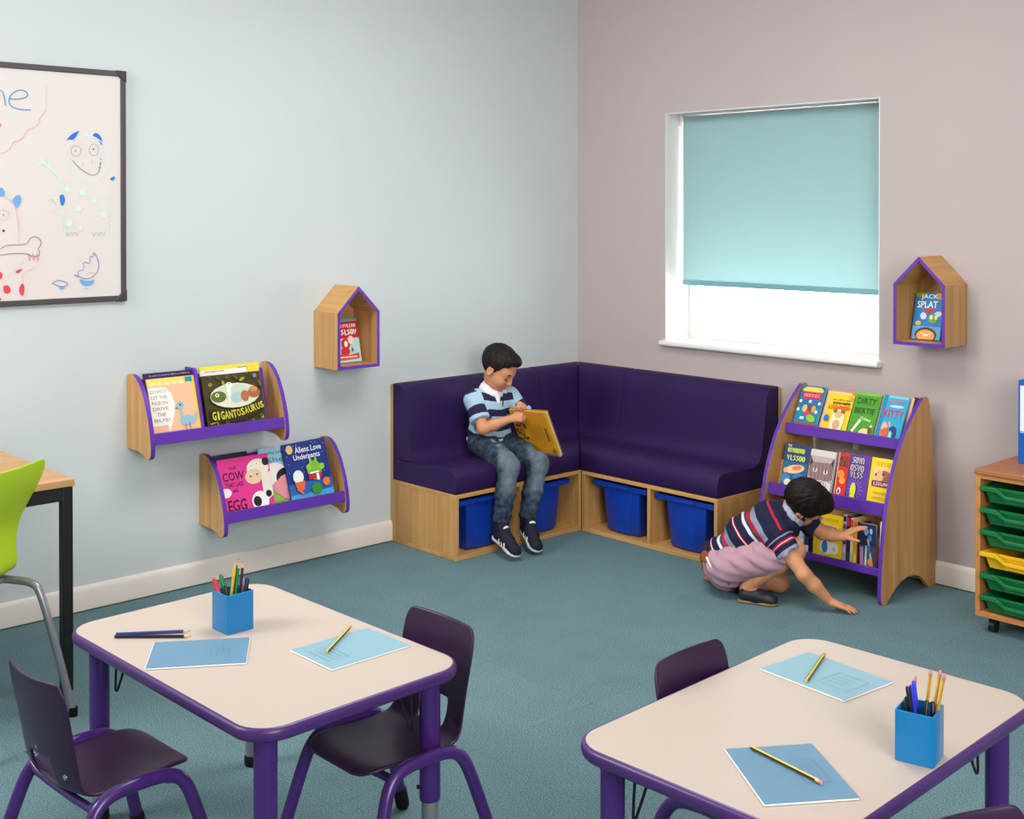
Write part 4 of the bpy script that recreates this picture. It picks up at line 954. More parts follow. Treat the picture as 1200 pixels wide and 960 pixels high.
# ================================================================== stationery
TZ = .5003
def pen_pot(label, x, y, rz, w, h):
    t = thing('pen_pot', label, 'pen pot', M=Matrix.Translation(Vector((x, y, TZ))) @ Matrix.Rotation(rz, 4, 'Z'))
    bm = NB(); th = .003
    o_, i_ = rrect(w, w, .004, 3), rrect(w-2*th, w-2*th, .003, 3)
    R = [[bm.verts.new(Vector((a, b, z))) for a, b in q] for q, z in ((o_, 0), (o_, h), (i_, h), (i_, .004))]
    n = len(o_)
    for a, b in zip(R, R[1:]):
        for k in range(n): bm.faces.new((a[k], a[(k+1) % n], b[(k+1) % n], b[k]))
    bm.faces.new(R[0][::-1]); bm.faces.new(R[-1])
    obj('pot_body', bm, POT, t, world=False, bevel=.0008)
    return t
def stick(name, label, p0, p1, r, body, kind, alt=None, group=None, cat='pencil'):
    p0, p1 = Vector(p0), Vector(p1); d = (p1-p0); L = d.length; d.normalize(); u, v = frame_of(d)
    t = thing(name, label, cat, M=axis_matrix(p0, u, v, d), group=group)
    B = mat('pencil_'+body.lstrip('#'), body, .35, .45)
    mats = [B, mat('pencil_'+(alt or body).lstrip('#'), alt or body, .35, .45)]
    if kind in ('eraser', 'tip'):
        e = .014 if kind == 'eraser' else .018
        bm = NB(); pts = [(r*math.cos(PI/3*k+.3), r*math.sin(PI/3*k+.3)) for k in range(6)]
        prism(bm, pts, lambda a, b, z: Vector((a, b, z)), 0 if kind == 'eraser' and False else .0, L-e, side=[0, 1, 0, 1, 0, 1] if alt else 0)
        obj('body', bm, mats, t, world=False)
        if kind == 'eraser':
            bm = NB(); tube(bm, [(0, 0, L-e), (0, 0, L-e*.45)], r*1.05, 10); obj('ferrule', bm, mat('brass_ferrule', '#d8b878', .3, .5, metal=.7), t, world=False, smooth=True)
            bm = NB(); tube(bm, [(0, 0, L-e*.45), (0, 0, L-.001), (0, 0, L)], [r*.98, r*.98, r*.6], 10); obj('eraser', bm, mat('pink_eraser', '#e88a90', .7, .2), t, world=False, smooth=True)
        else:
            bm = NB(); tube(bm, [(0, 0, L-e), (0, 0, L-.005)], [r*.98, r*.32], 10); obj('sharpened_tip', bm, mat('pencil_bare_wood', '#dfb38c', .7, .2), t, world=False, smooth=True)
            bm = NB(); tube(bm, [(0, 0, L-.005), (0, 0, L)], [r*.32, r*.05], 8); obj('lead', bm, B if not alt else mat('graphite', '#333333', .4, .4), t, world=False, smooth=True)
    else:
        bm = NB(); tube(bm, [(0, 0, 0), (0, 0, .010), (0, 0, L*.62)], [r*.4, r, r], 12); obj('barrel', bm, B, t, world=False, smooth=True)
        bm = NB(); tube(bm, [(0, 0, L*.62), (0, 0, L-.003), (0, 0, L)], [r*1.25, r*1.15, r*.7], 12); obj('cap', bm, mats[1], t, world=False, smooth=True)
        bm = NB(); box(bm, r*1.15, r*1.75, -r*.35, r*.35, L*.66, L-.006); obj('clip', bm, mats[1], t, world=False, bevel=.0004)
    return t
# pot on the left table (8 cm square)
P1 = Vector((1.890, -3.2315, TZ)); P2 = Vector((3.479, -2.622, TZ))
pen_pot('bright blue square pen pot on the left table', P1.x, P1.y, .02, .078, .100)
a2 = math.radians(13)
pen_pot('bright blue square pen pot on the right table', P2.x, P2.y, a2, .076, .100)
def in_pot(P, rot, bx_, by_, tx, ty, L):
    c, s = math.cos(rot), math.sin(rot); f = lambda x, y: Vector((P.x+x*c-y*s, P.y+x*s+y*c, 0))
    b = f(bx_, by_); b.z = P.z+.0085; e = f(tx, ty); hz = math.hypot(tx-bx_, ty-by_); e.z = b.z+math.sqrt(max(1e-6, L*L-hz*hz)); return b, e
def at_px(P, px, py):   # which way the pot's contents lean, in the plane facing the door
    return None
R_ = .0036
# camera-right direction on the table is about (.68,.73); used to lay out the pens left to right
cr = Vector((math.cos(YAW), math.sin(YAW))); cf = Vector((-math.sin(YAW), math.cos(YAW)))
def lay(P, s0, f0, s1, f1, L):
    b = Vector((P.x+cr.x*s0+cf.x*f0, P.y+cr.y*s0+cf.y*f0, P.z+.009)); hz = math.hypot(s1-s0, f1-f0)
    e = Vector((P.x+cr.x*s1+cf.x*f1, P.y+cr.y*s1+cf.y*f1, b.z+math.sqrt(L*L-hz*hz))); return b, e
G1 = 'pens and pencils in the left table\'s pot'; G2 = 'pens and pencils in the right table\'s pot'
stick('felt_pen', 'red felt pen at the left of the left table\'s pot', *lay(P1, -.008, -.012, -.050, .002, .128), R_*1.05, '#c8202a', 'pen', '#d8242e', G1, 'pen')
stick('felt_pen', 'green felt pen next to the red one in the left table\'s pot', *lay(P1, -.002, .010, -.037, .018, .131), R_*1.05, '#12803e', 'pen', '#12803e', G1, 'pen')
stick('pencil', 'yellow coloured pencil standing tall in the left table\'s pot', *lay(P1, -.012, .002, .006, .0, .168), R_, '#e8c02a', 'tip', None, G1)
stick('pencil', 'green coloured pencil standing tall in the left table\'s pot', *lay(P1, .000, -.005, .016, .004, .166), R_, '#1a8a3a', 'tip', None, G1)
stick('pencil', 'dark brown coloured pencil at the right of the tall pencils, left table\'s pot', *lay(P1, .012, .004, .026, .004, .166), R_, '#5a2030', 'tip', None, G1)
stick('pencil', 'black coloured pencil between the yellow and green ones, left table\'s pot', *lay(P1, -.006, .014, .012, .014, .170), R_, '#26242a', 'tip', None, G1)
stick('felt_pen', 'black felt pen at the right of the left table\'s pot', *lay(P1, .022, .000, .036, .006, .122), R_*1.1, '#1a1a1e', 'pen', '#1a1a1e', G1, 'pen')
stick('felt_pen', 'short black pen low in front in the left table\'s pot', *lay(P1, -.002, -.022, -.016, -.012, .108), R_, '#1a1a1e', 'pen', '#20242a', G1, 'pen')
stick('felt_pen', 'pale blue pen low behind the black one in the left table\'s pot', *lay(P1, .010, .018, .024, .018, .116), R_, '#7ab0d8', 'pen', '#7ab0d8', G1, 'pen')
# pot on the right table
stick('pencil', 'yellow pencil with pink eraser, leftmost of three in the right table\'s pot', *lay(P2, .006, .006, .024, .004, .164), R_*.95, '#e0b030', 'eraser', '#c08a20', G2)
stick('pencil', 'yellow pencil with pink eraser, middle of three in the right table\'s pot', *lay(P2, .012, -.006, .041, .000, .166), R_*.95, '#e0b030', 'eraser', '#c08a20', G2)
stick('pencil', 'yellow pencil with pink eraser, rightmost of three in the right table\'s pot', *lay(P2, .014, -.018, .046, -.010, .164), R_*.95, '#e0b030', 'eraser', '#c08a20', G2)
stick('pencil', 'short yellow and black pencil leaning behind the right table\'s pot pens', *lay(P2, -.020, .022, .004, .034, .142), R_*.9, '#d8b040', 'eraser', '#3a3020', G2)
stick('ballpoint_pen', 'bright blue ballpoint, tallest of the blue pens in the right table\'s pot', *lay(P2, .010, .014, -.010, .006, .142), R_, '#2a30c0', 'pen', '#3a40d0', G2, 'pen')
stick('ballpoint_pen', 'blue ballpoint leaning left beside the tallest one in the right table\'s pot', *lay(P2, .002, .002, -.018, -.004, .138), R_, '#2a30b8', 'pen', '#3038c4', G2, 'pen')
stick('ballpoint_pen', 'black ballpoint leaning furthest left in the right table\'s pot', *lay(P2, -.006, -.008, -.026, -.006, .136), R_, '#16161c', 'pen', '#16161c', G2, 'pen')
stick('ballpoint_pen', 'black ballpoint low at the left in the right table\'s pot', *lay(P2, -.020, .010, -.026, .000, .112), R_, '#16161c', 'pen', '#22262c', G2, 'pen')
stick('ballpoint_pen', 'black ballpoint low in the middle of the right table\'s pot', *lay(P2, -.002, -.026, .008, -.018, .112), R_*1.1, '#1c1814', 'pen', '#141414', G2, 'pen')
stick('ballpoint_pen', 'black ballpoint low beside the yellow pencils in the right table\'s pot', *lay(P2, .018, -.026, .021, -.014, .108), R_*1.1, '#141414', 'pen', '#141414', G2, 'pen')

def exercise_book(label, pts, prints, card=None):
    """pts: four corners on the table; the two given edges fix position and turn"""
    a, b, c, d = [Vector((p[0], p[1], 0)) for p in pts]
    ctr = (a+b+c+d)/4; u = ((b-a)+(c-d)).normalized(); W = ((b-a).length+(c-d).length)/2; Hh = ((d-a).length+(c-b).length)/2
    v = Vector((-u.y, u.x, 0)); 
    t = thing('exercise_book', label, 'exercise book', M=axis_matrix(ctr+Vector((0, 0, TZ)), u, v, Vector((0, 0, 1))), group='pale blue exercise books')
    bm = NB(); box(bm, -W/2-.0016, W/2+.0012, -Hh/2-.0022, Hh/2-.0012, .0008, .0033); obj('pages', bm, mat('white_pages', '#f2f0ee', .7, .2), t, world=False)
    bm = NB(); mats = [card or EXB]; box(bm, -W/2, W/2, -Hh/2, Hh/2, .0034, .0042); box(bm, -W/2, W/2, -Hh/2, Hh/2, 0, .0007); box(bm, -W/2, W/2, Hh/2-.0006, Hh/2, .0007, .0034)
    A = Art(bm, lambda x, y, k: Vector((x-W/2, y-Hh/2, .0042+k)), W, Hh, mats)
    prints(A)
    me = bpy.data.meshes.new('cover'); bm.to_mesh(me); bm.free(); obj_me('cover', me, mats, t, world=False)
    return t
INKC = '#47708f'
def pr_box(u0, v0, u1, v1):
    def f(A):
        w = .006
        for a, b, c, d in ((u0, v0, u1, v0+w), (u0, v1-w, u1, v1), (u0, v0, u0+w*.7, v1), (u1-w*.7, v0, u1, v1)): A.rect(a, b, c, d, INKC)
        for k in range(3): A.rect(u0+.05, v0+(v1-v0)*(.25+.22*k), u1-.06, v0+(v1-v0)*(.25+.22*k)+.005, INKC)
    return f
def pr_lines(u0, v0, u1, v1, rot=False):
    def f(A):
        for k in range(4):
            if rot: A.rect(u0+(u1-u0)*k/3, v0, u0+(u1-u0)*k/3+.005, v1-.1*(k % 2), INKC)
            else: A.rect(u0, v0+(v1-v0)*k/3, u1-.1*(k % 2), v0+(v1-v0)*k/3+.006, INKC)
    return f
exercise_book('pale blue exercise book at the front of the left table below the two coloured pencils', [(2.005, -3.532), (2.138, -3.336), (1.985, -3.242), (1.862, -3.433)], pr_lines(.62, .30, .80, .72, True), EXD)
exercise_book('pale blue exercise book on the left table with one pencil lying on it', [(2.137, -3.216), (2.312, -3.209), (2.306, -2.981), (2.132, -2.976)], pr_box(.25, .10, .75, .34))
exercise_book('pale blue exercise book at the far end of the right table', [(2.996, -2.471), (3.232, -2.491), (3.240, -2.316), (3.001, -2.293)], pr_box(.55, .25, .90, .70))
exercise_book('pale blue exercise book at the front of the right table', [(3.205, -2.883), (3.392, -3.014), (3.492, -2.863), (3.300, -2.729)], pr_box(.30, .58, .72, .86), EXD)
def lying(label, x0, y0, x1, y1, z, body, kind, alt=None, name='pencil', r=.0039):
    return stick(name, label, (x0, y0, z+r), (x1, y1, z+r), r, body, kind, alt)
lying('blue coloured pencil lying on the left table, farther of two', 1.738, -3.478, 1.845, -3.327, TZ+.0004, '#2c3c86', 'tip')
lying('black coloured pencil lying on the left table beside a blue one', 1.752, -3.488, 1.882, -3.345, TZ+.0004, '#24222a', 'tip')
lying('yellow and black pencil on the left table\'s farther exercise book', 2.217, -3.163, 2.106, -3.014, TZ+.0052, '#e0c040', 'eraser', '#2a261c')
lying('yellow and black pencil on the right table\'s far exercise book', 3.114, -2.466, 3.048, -2.290, TZ+.0052, '#e0c040', 'eraser', '#1e1c16')
lying('yellow and black pencil on the right table\'s front exercise book', 3.239, -2.846, 3.420, -2.874, TZ+.0052, '#e8b41e', 'eraser', '#1e1c16')
#PEOPLE_HERE
# ================================================================== people: one continuous surface grown from a distance field
class Field:
    def __init__(s, lo, hi, h):
        s.h = h; s.lo = np.array(lo, float); n = np.ceil((np.array(hi)-s.lo)/h).astype(int)+1
        s.n = n; s.F = np.full(n, 9.0, np.float32)
        s.ax = [(s.lo[i]+h*np.arange(n[i])).astype(np.float32) for i in range(3)]
    def region(s, lo, hi):
        a = np.clip(np.floor((lo-s.lo)/s.h).astype(int), 0, s.n-1); b = np.clip(np.ceil((hi-s.lo)/s.h).astype(int)+1, 1, s.n)
        sl = tuple(slice(int(a[i]), int(b[i])) for i in range(3))
        X, Y, Z = np.meshgrid(*[s.ax[i][sl[i]] for i in range(3)], indexing='ij', sparse=True)
        return sl, X, Y, Z
    def put(s, sl, d, k, sub=False):
        F = s.F[sl]
        if sub:
            s.F[sl] = np.maximum(F, -d) if k <= 0 else -smin(-F, d, k)
        else: s.F[sl] = smin(F, d.astype(np.float32), k)
    def rc(s, a, b, ra, rb, k=.01, sub=False):
        a = np.array(a, float); b = np.array(b, float); R = max(ra, rb)+k+2*s.h
        sl, X, Y, Z = s.region(np.minimum(a, b)-R, np.maximum(a, b)+R); v = b-a; L2 = max(1e-12, v.dot(v))
        t = np.clip(((X-a[0])*v[0]+(Y-a[1])*v[1]+(Z-a[2])*v[2])/L2, 0, 1)
        d = np.sqrt((X-a[0]-t*v[0])**2+(Y-a[1]-t*v[1])**2+(Z-a[2]-t*v[2])**2)-(ra+t*(rb-ra)); s.put(sl, d, k, sub)
    def chain(s, pts, rs, k=.012):
        for (a, b, ra, rb) in zip(pts, pts[1:], rs, rs[1:]): s.rc(a, b, ra, rb, k)
    def el(s, c, r, A=None, k=.01, sub=False):
        c = np.array(c, float); r = np.array(r, float); A = np.eye(3) if A is None else np.array(A, float)   # rows: local axes
        ext = np.sqrt(((A*r[:, None])**2).sum(0))+k+2*s.h
        sl, X, Y, Z = s.region(c-ext, c+ext); X, Y, Z = X-c[0], Y-c[1], Z-c[2]
        q = [(X*A[i][0]+Y*A[i][1]+Z*A[i][2]) for i in range(3)]
        k0 = np.sqrt(sum((q[i]/r[i])**2 for i in range(3)))+1e-9; k1 = np.sqrt(sum((q[i]/r[i]**2)**2 for i in range(3)))+1e-9
        s.put(sl, k0*(k0-1)/k1, k, sub)
    def all(s):
        return np.meshgrid(*s.ax, indexing='ij', sparse=True)
    def cut(s, fn):
        X, Y, Z = s.all(); s.F = np.maximum(s.F, fn(X, Y, Z)).astype(np.float32)
    def warp(s, fn):
        X, Y, Z = s.all(); near = np.abs(s.F) < .03
        s.F = np.where(near, s.F+fn(X, Y, Z), s.F).astype(np.float32)
    def mesh(s):
        F = s.F; I = F < 0
        nx, ny, nz = F.shape
        c = I[:-1, :-1, :-1].astype(np.int8)
        cnt = np.zeros((nx-1, ny-1, nz-1), np.int8)
        for i in (0, 1):
            for j in (0, 1):
                for k in (0, 1): cnt += I[i:nx-1+i, j:ny-1+j, k:nz-1+k]
        act = (cnt > 0) & (cnt < 8); idx = np.argwhere(act)
        ID = np.full(act.shape, -1, np.int64); ID[act] = np.arange(len(idx))
        P = np.zeros((len(idx), 3)); N = np.zeros(len(idx))
        cor = [(i, j, k) for i in (0, 1) for j in (0, 1) for k in (0, 1)]
        V = {c: F[idx[:, 0]+c[0], idx[:, 1]+c[1], idx[:, 2]+c[2]] for c in cor}
        for a in cor:
            for ax in range(3):
                if a[ax]: continue
                b = list(a); b[ax] = 1; b = tuple(b)
                fa, fb = V[a], V[b]; m = (fa < 0) != (fb < 0)
                t = np.where(m, fa/np.where(m, fa-fb, 1), 0)
                p = np.zeros((len(idx), 3)); p += np.array(a); p[:, ax] += t
                P += p*m[:, None]; N += m
        P = (idx+P/N[:, None])*s.h+s.lo
        quads = []
        for ax in range(3):
            o = [x for x in range(3) if x != ax]
            sa = [slice(1, -1)]*3; sa[ax] = slice(0, -1); sb = list(sa); sb[ax] = slice(1, None)
            A_, B_ = I[tuple(sa)], I[tuple(sb)]
            for flip, m in ((0, A_ & ~B_), (1, ~A_ & B_)):
                q = np.argwhere(m); 
                if not len(q): continue
                q = q+np.array([0 if x == ax else 1 for x in range(3)])
                def cell(d0, d1):
                    w = q.copy(); w[:, o[0]] -= d0; w[:, o[1]] -= d1; return ID[w[:, 0], w[:, 1], w[:, 2]]
                Q = np.stack([cell(0, 0), cell(1, 0), cell(1, 1), cell(0, 1)], 1)
                if (flip == 1) != (ax == 1): Q = Q[:, ::-1]
                quads.append(Q)
        return P, np.concatenate(quads)
def smin(a, b, k):
    if k <= 0: return np.minimum(a, b)
    h = np.clip(.5+.5*(a-b)/k, 0, 1)
    return a*(1-h)+b*h-k*h*(1-h)
def relax(P, Q, it, w=.5):
    for _ in range(it):
        S = np.zeros_like(P); C_ = np.zeros(len(P))
        for i in range(4):
            a, b = Q[:, i], Q[:, (i+1) % 4]
            np.add.at(S, a, P[b]); np.add.at(S, b, P[a]); np.add.at(C_, a, 1); np.add.at(C_, b, 1)
        P = P*(1-w)+w*S/np.maximum(C_, 1)[:, None]
    return P
def grown(name, field, mats, parent, it=2, attr=None):
    P, Q = field.mesh(); P = relax(P, Q, it)
    me = bpy.data.meshes.new(name); me.from_pydata(P.tolist(), [], Q.tolist()); me.update()
    o = obj_me(name, me, mats, parent, smooth='all')
    if attr:
        for k, fn in attr.items():
            at = me.attributes.new(k, 'FLOAT', 'POINT'); at.data.foreach_set('value', np.asarray(fn(P), np.float32))
    return o
def stripe_mat(name, attr, stops, rough=.85):
    """cloth with woven stripes: colour steps along the stored cloth coordinate (0..1)"""
    M = bpy.data.materials.new(name); M.use_nodes = True; nt = M.node_tree; b = nt.nodes['Principled BSDF']
    a = nt.nodes.new('ShaderNodeAttribute'); a.attribute_name = attr
    r = nt.nodes.new('ShaderNodeValToRGB'); r.color_ramp.interpolation = 'CONSTANT'
    e = r.color_ramp.elements
    while len(e) > 1: e.remove(e[-1])
    e[0].position = stops[0][0]; e[0].color = rgb(stops[0][1])
    for p, c in stops[1:]:
        n = e.new(p); n.color = rgb(c)
    nt.links.new(a.outputs['Fac'], r.inputs['Fac']); nt.links.new(r.outputs['Color'], b.inputs['Base Color'])
    b.inputs['Roughness'].default_value = rough; b.inputs['Specular IOR Level'].default_value = .15
    tc = nt.nodes.new('ShaderNodeTexCoord'); n2 = nt.nodes.new('ShaderNodeTexNoise'); n2.inputs['Scale'].default_value = 60; n2.inputs['Detail'].default_value = 4
    nt.links.new(tc.outputs['Object'], n2.inputs['Vector']); bp = nt.nodes.new('ShaderNodeBump'); bp.inputs['Strength'].default_value = .25; bp.inputs['Distance'].default_value = .006
    nt.links.new(n2.outputs['Fac'], bp.inputs['Height']); nt.links.new(bp.outputs['Normal'], b.inputs['Normal'])
    return M
SKIN = bpy.data.materials.new('skin'); SKIN.use_nodes = True
def _skin():
    nt = SKIN.node_tree; b = nt.nodes['Principled BSDF']
    a = nt.nodes.new('ShaderNodeAttribute'); a.attribute_name = 'lips'
    tc = nt.nodes.new('ShaderNodeTexCoord'); n = nt.nodes.new('ShaderNodeTexNoise'); n.inputs['Scale'].default_value = 40
    nt.links.new(tc.outputs['Object'], n.inputs['Vector'])
    r = nt.nodes.new('ShaderNodeValToRGB'); r.color_ramp.elements[0].color = rgb('#c98961'); r.color_ramp.elements[1].color = rgb('#d99a72')
    nt.links.new(n.outputs['Fac'], r.inputs['Fac'])
    m = nt.nodes.new('ShaderNodeMix'); m.data_type = 'RGBA'; m.inputs[7].default_value = rgb('#b0584e')
    nt.links.new(a.outputs['Fac'], m.inputs[0]); nt.links.new(r.outputs['Color'], m.inputs[6]); nt.links.new(m.outputs[2], b.inputs['Base Color'])
    b.inputs['Roughness'].default_value = .5; b.inputs['Specular IOR Level'].default_value = .35
    b.inputs['Subsurface Weight'].default_value = .12; b.inputs['Subsurface Radius'].default_value = (.012, .005, .003)
_skin()
HAIR = mat('dark_brown_hair', '#19110e', .55, .22, noise=.35, nscale=90, bump=.6, bscale=160)
DENIM = bpy.data.materials.new('worn_denim'); DENIM.use_nodes = True
def _denim():
    nt = DENIM.node_tree; b = nt.nodes['Principled BSDF']
    a = nt.nodes.new('ShaderNodeAttribute'); a.attribute_name = 'fade'
    tc = nt.nodes.new('ShaderNodeTexCoord'); n = nt.nodes.new('ShaderNodeTexNoise'); n.inputs['Scale'].default_value = 45; n.inputs['Detail'].default_value = 5
    nt.links.new(tc.outputs['Object'], n.inputs['Vector'])
    ad = nt.nodes.new('ShaderNodeMath'); ad.operation = 'MULTIPLY_ADD'; ad.inputs[1].default_value = .5
    nt.links.new(n.outputs['Fac'], ad.inputs[0]); nt.links.new(a.outputs['Fac'], ad.inputs[2])
    r = nt.nodes.new('ShaderNodeValToRGB'); r.color_ramp.elements[0].position = .18; r.color_ramp.elements[1].position = 1.2
    r.color_ramp.elements[0].color = rgb('#1e2c3e'); r.color_ramp.elements[1].color = rgb('#8798a6'); r.color_ramp.elements[1].position = 1
    nt.links.new(ad.outputs[0], r.inputs['Fac']); nt.links.new(r.outputs['Color'], b.inputs['Base Color'])
    b.inputs['Roughness'].default_value = .85; b.inputs['Specular IOR Level'].default_value = .15
    bp = nt.nodes.new('ShaderNodeBump'); bp.inputs['Strength'].default_value = .35; bp.inputs['Distance'].default_value = .008
    nt.links.new(n.outputs['Fac'], bp.inputs['Height']); nt.links.new(bp.outputs['Normal'], b.inputs['Normal'])
_denim()
NV = lambda v: np.array(v, float)
def unit(v): v = NV(v); return v/np.linalg.norm(v)
def rot(v, ax, deg):
    a = math.radians(deg); ax = unit(ax); v = NV(v)
    return v*math.cos(a)+np.cross(ax, v)*math.sin(a)+ax*ax.dot(v)*(1-math.cos(a))
def hand(f, wrist, d, n, side, curl, spread=(10, 2, -5, -12), thumb=(.55, .85, -.15, 18), sc=1.0, wr=.0165):
    """d: towards the fingers, n: out of the back of the hand, side: +1/-1 puts the thumb on that side of cross(n,d)"""
    d = unit(d); n = unit(NV(n)-d*NV(n).dot(d)); t = np.cross(n, d)*side; w = NV(wrist)
    offs = (.0185, .0065, -.0055, -.0165); ln = (.052, .054, .051, .046); r0 = (.0066, .0068, .0064, .0056)
    seg = ((.021, .0145, .0125), (.0235, .016, .013), (.0215, .015, .0125), (.017, .0115, .011))
    for i in range(4):
        kn = w+(d*ln[i]+t*offs[i])*sc
        f.rc(w+t*offs[i]*.45*sc, kn, wr*.62*sc, .0082*sc, .008)
    f.rc(w+d*.016*sc, w+d*.040*sc-n*.002, .0135*sc, .0125*sc, .010)
    tips = []
    for i in range(4):
        p = w+(d*ln[i]+t*offs[i])*sc; v = rot(d, n, spread[i]*side); ax = unit(np.cross(n, v))
        cu = curl[i] if isinstance(curl[i], (tuple, list)) else (curl[i]*.7, curl[i], curl[i]*.7)
        rr = r0[i]*sc
        for j in range(3):
            v = rot(v, ax, cu[j]); q = p+v*seg[i][j]*sc; f.rc(p, q, rr, rr*.9, .003); rr *= .9; p = q
        tips.append(p)
    p = w+(d*.010+t*.014-n*.003)*sc; v = unit(d*thumb[0]+t*thumb[1]+n*thumb[2]); rr = .0092*sc
    for L in (.022, .0175, .015):
        q = p+v*L*sc; f.rc(p, q, rr, rr*.86, .005); rr *= .86; p = q; v = rot(v, np.cross(v, d), thumb[3])
    return tips
def head_field(f, c, F, U, face=True, s=1.0):
    F = unit(F); U = unit(NV(U)-F*NV(U).dot(F)); R = np.cross(F, U); A = np.stack([F, R, U])
    g = lambda a, b, u: NV(c)+(F*a+R*b+U*u)*s
    sc = lambda *r: [x*s for x in r]
    f.el(g(-.012, 0, .030), sc(.088, .071, .078), A, .0)
    f.el(g(.028, 0, -.032), sc(.054, .055, .066), A, .030)
    f.el(g(.050, 0, -.078), sc(.026, .026, .019), A, .022)
    for b in (-1, 1):
        f.el(g(.054, b*.031, -.032), sc(.026, .024, .028), A, .018)
        f.el(g(-.004, b*.070, -.012), sc(.018, .0075, .027), A, .004)
        f.el(g(-.001, b*.0775, -.010), sc(.009, .006, .015), A, .003, True)
    if face:
        f.el(g(.062, 0, .018), sc(.018, .045, .012), A, .02)
        for b in (-1, 1): f.el(g(.080, b*.030, .000), sc(.013, .017, .011), A, .008, True)
        for b in (-1, 1): f.el(g(.0635, b*.0295, -.001), sc(.0125, .0155, .0105), A, .004)
        f.rc(g(.078, 0, .006), g(.093, 0, -.026), .0075*s, .0095*s, .010)
        for b in (-1, 1): f.el(g(.087, b*.009, -.030), sc(.0075, .0065, .006), A, .005)
        f.el(g(.0795, 0, -.052), sc(.010, .021, .0065), A, .006); f.el(g(.0775, 0, -.062), sc(.010, .018, .0065), A, .005)
    return g, A
def hair_field(c, F, U, s=1.0, h=.003, lift=.0):
    F = unit(F); U = unit(NV(U)-F*NV(U).dot(F)); R = np.cross(F, U); A = np.stack([F, R, U]); c = NV(c)
    f = Field(c-.16, c+.16, h)
    g = lambda a, b, u: c+(F*a+R*b+U*u)*s
    f.el(g(-.013, 0, .031), [.0945*s, .0760*s, .0845*s], A, 0)
    f.el(g(.044, 0, .080), [.040*s, .048*s, .026*s], A, .022)       # brushed-up fringe
    def cutfn(X, Y, Z):
        X, Y, Z = X-c[0], Y-c[1], Z-c[2]
        a = (X*F[0]+Y*F[1]+Z*F[2])/s; b = (X*R[0]+Y*R[1]+Z*R[2])/s; u = (X*U[0]+Y*U[1]+Z*U[2])/s
        line = np.interp(a, [-.12, -.06, -.025, -.012, .008, .022, .036, .052, .062, .09], [-.062, -.050, -.034, .012, -.006, .006, .034, .046, .066, .072])
        wob = .004*np.sin(b*260)+.003*np.sin(a*330+b*90)
        return (line+wob-u)*.8*s
    f.cut(cutfn)
    def w(X, Y, Z):
        X, Y, Z = X-c[0], Y-c[1], Z-c[2]
        a = X*F[0]+Y*F[1]+Z*F[2]; b = X*R[0]+Y*R[1]+Z*R[2]; u = X*U[0]+Y*U[1]+Z*U[2]
        return (.0013*np.sin(b*420+np.sin(a*110)*2.2+u*70)+.0009*np.sin(b*800+a*160+3*np.sin(u*90))+.0010*np.sin(a*140+u*120+b*60))
    f.warp(w)
    return f
def ringpts(c, A, ra, rb, n=14):
    return [NV(c)+A[0]*ra*math.cos(2*PI*i/n)+A[1]*rb*math.sin(2*PI*i/n) for i in range(n+1)]
def segdist(P, a, b):
    a, b = NV(a), NV(b); v = b-a; t = np.clip(((P-a)@v)/v.dot(v), 0, 1)
    return np.linalg.norm(P-a-t[:, None]*v, axis=1), ((P-a)@v)/v.dot(v)

def face_parts(t, g, A, s=1.0):
    """eyes with lowered lids, lashes and brows"""
    for b in (-1, 1):
        f = Field(g(.07, b*.03, 0)-.03, g(.07, b*.03, 0)+.03, .0013)
        f.chain([g(.074, b*.016, -.006), g(.0775, b*.026, -.0095), g(.0755, b*.036, -.0085), g(.070, b*.044, -.005)], [.0014, .0024, .0024, .0016], .001)
        grown('eyelashes', f, HAIR, t, 1)
        f = Field(g(.07, b*.03, .02)-.04, g(.07, b*.03, .02)+.04, .0015)
        f.chain([g(.0795, b*.013, .0165), g(.0790, b*.024, .0215), g(.0735, b*.036, .0215), g(.064, b*.046, .0155)], [.0026, .0034, .0030, .0018], .002)
        grown('eyebrow', f, HAIR, t, 1)
        f = Field(g(.066, b*.0295, -.004)-.02, g(.066, b*.0295, -.004)+.02, .0012)
        f.el(g(.0650, b*.0295, -.0085), [.0095, .0110, .0045], A, 0)
        grown('eye', f, mat('eye_white', '#cfc4bc', .25, .5), t, 1)

def shoe_frame(heel, toe, up, ):
    D = unit(NV(toe)-NV(heel)); N = unit(NV(up)-D*NV(up).dot(D)); S = np.cross(N, D)
    return lambda a, b, u: NV(heel)+D*a+S*b+N*u, np.stack([D, S, N]), np.linalg.norm(NV(toe)-NV(heel))
def sole_mesh(g, L, w, th, z0, mats, parent, name='sole'):
    out = []
    prof = [(0, .0), (.02, .62), (.10, .86), (.25, .84), (.45, .80), (.65, .98), (.80, 1.0), (.92, .78), (.985, .40), (1, 0)]
    pts = [(a*L, b*w) for a, b in prof]+[(a*L, -b*w) for a, b in prof[-2:0:-1]]
    bm = NB(); prism(bm, pts, lambda a, b, d: Vector(g(a, b, d)), z0, z0+th)
    return obj(name, bm, mats, parent, bevel=.003)

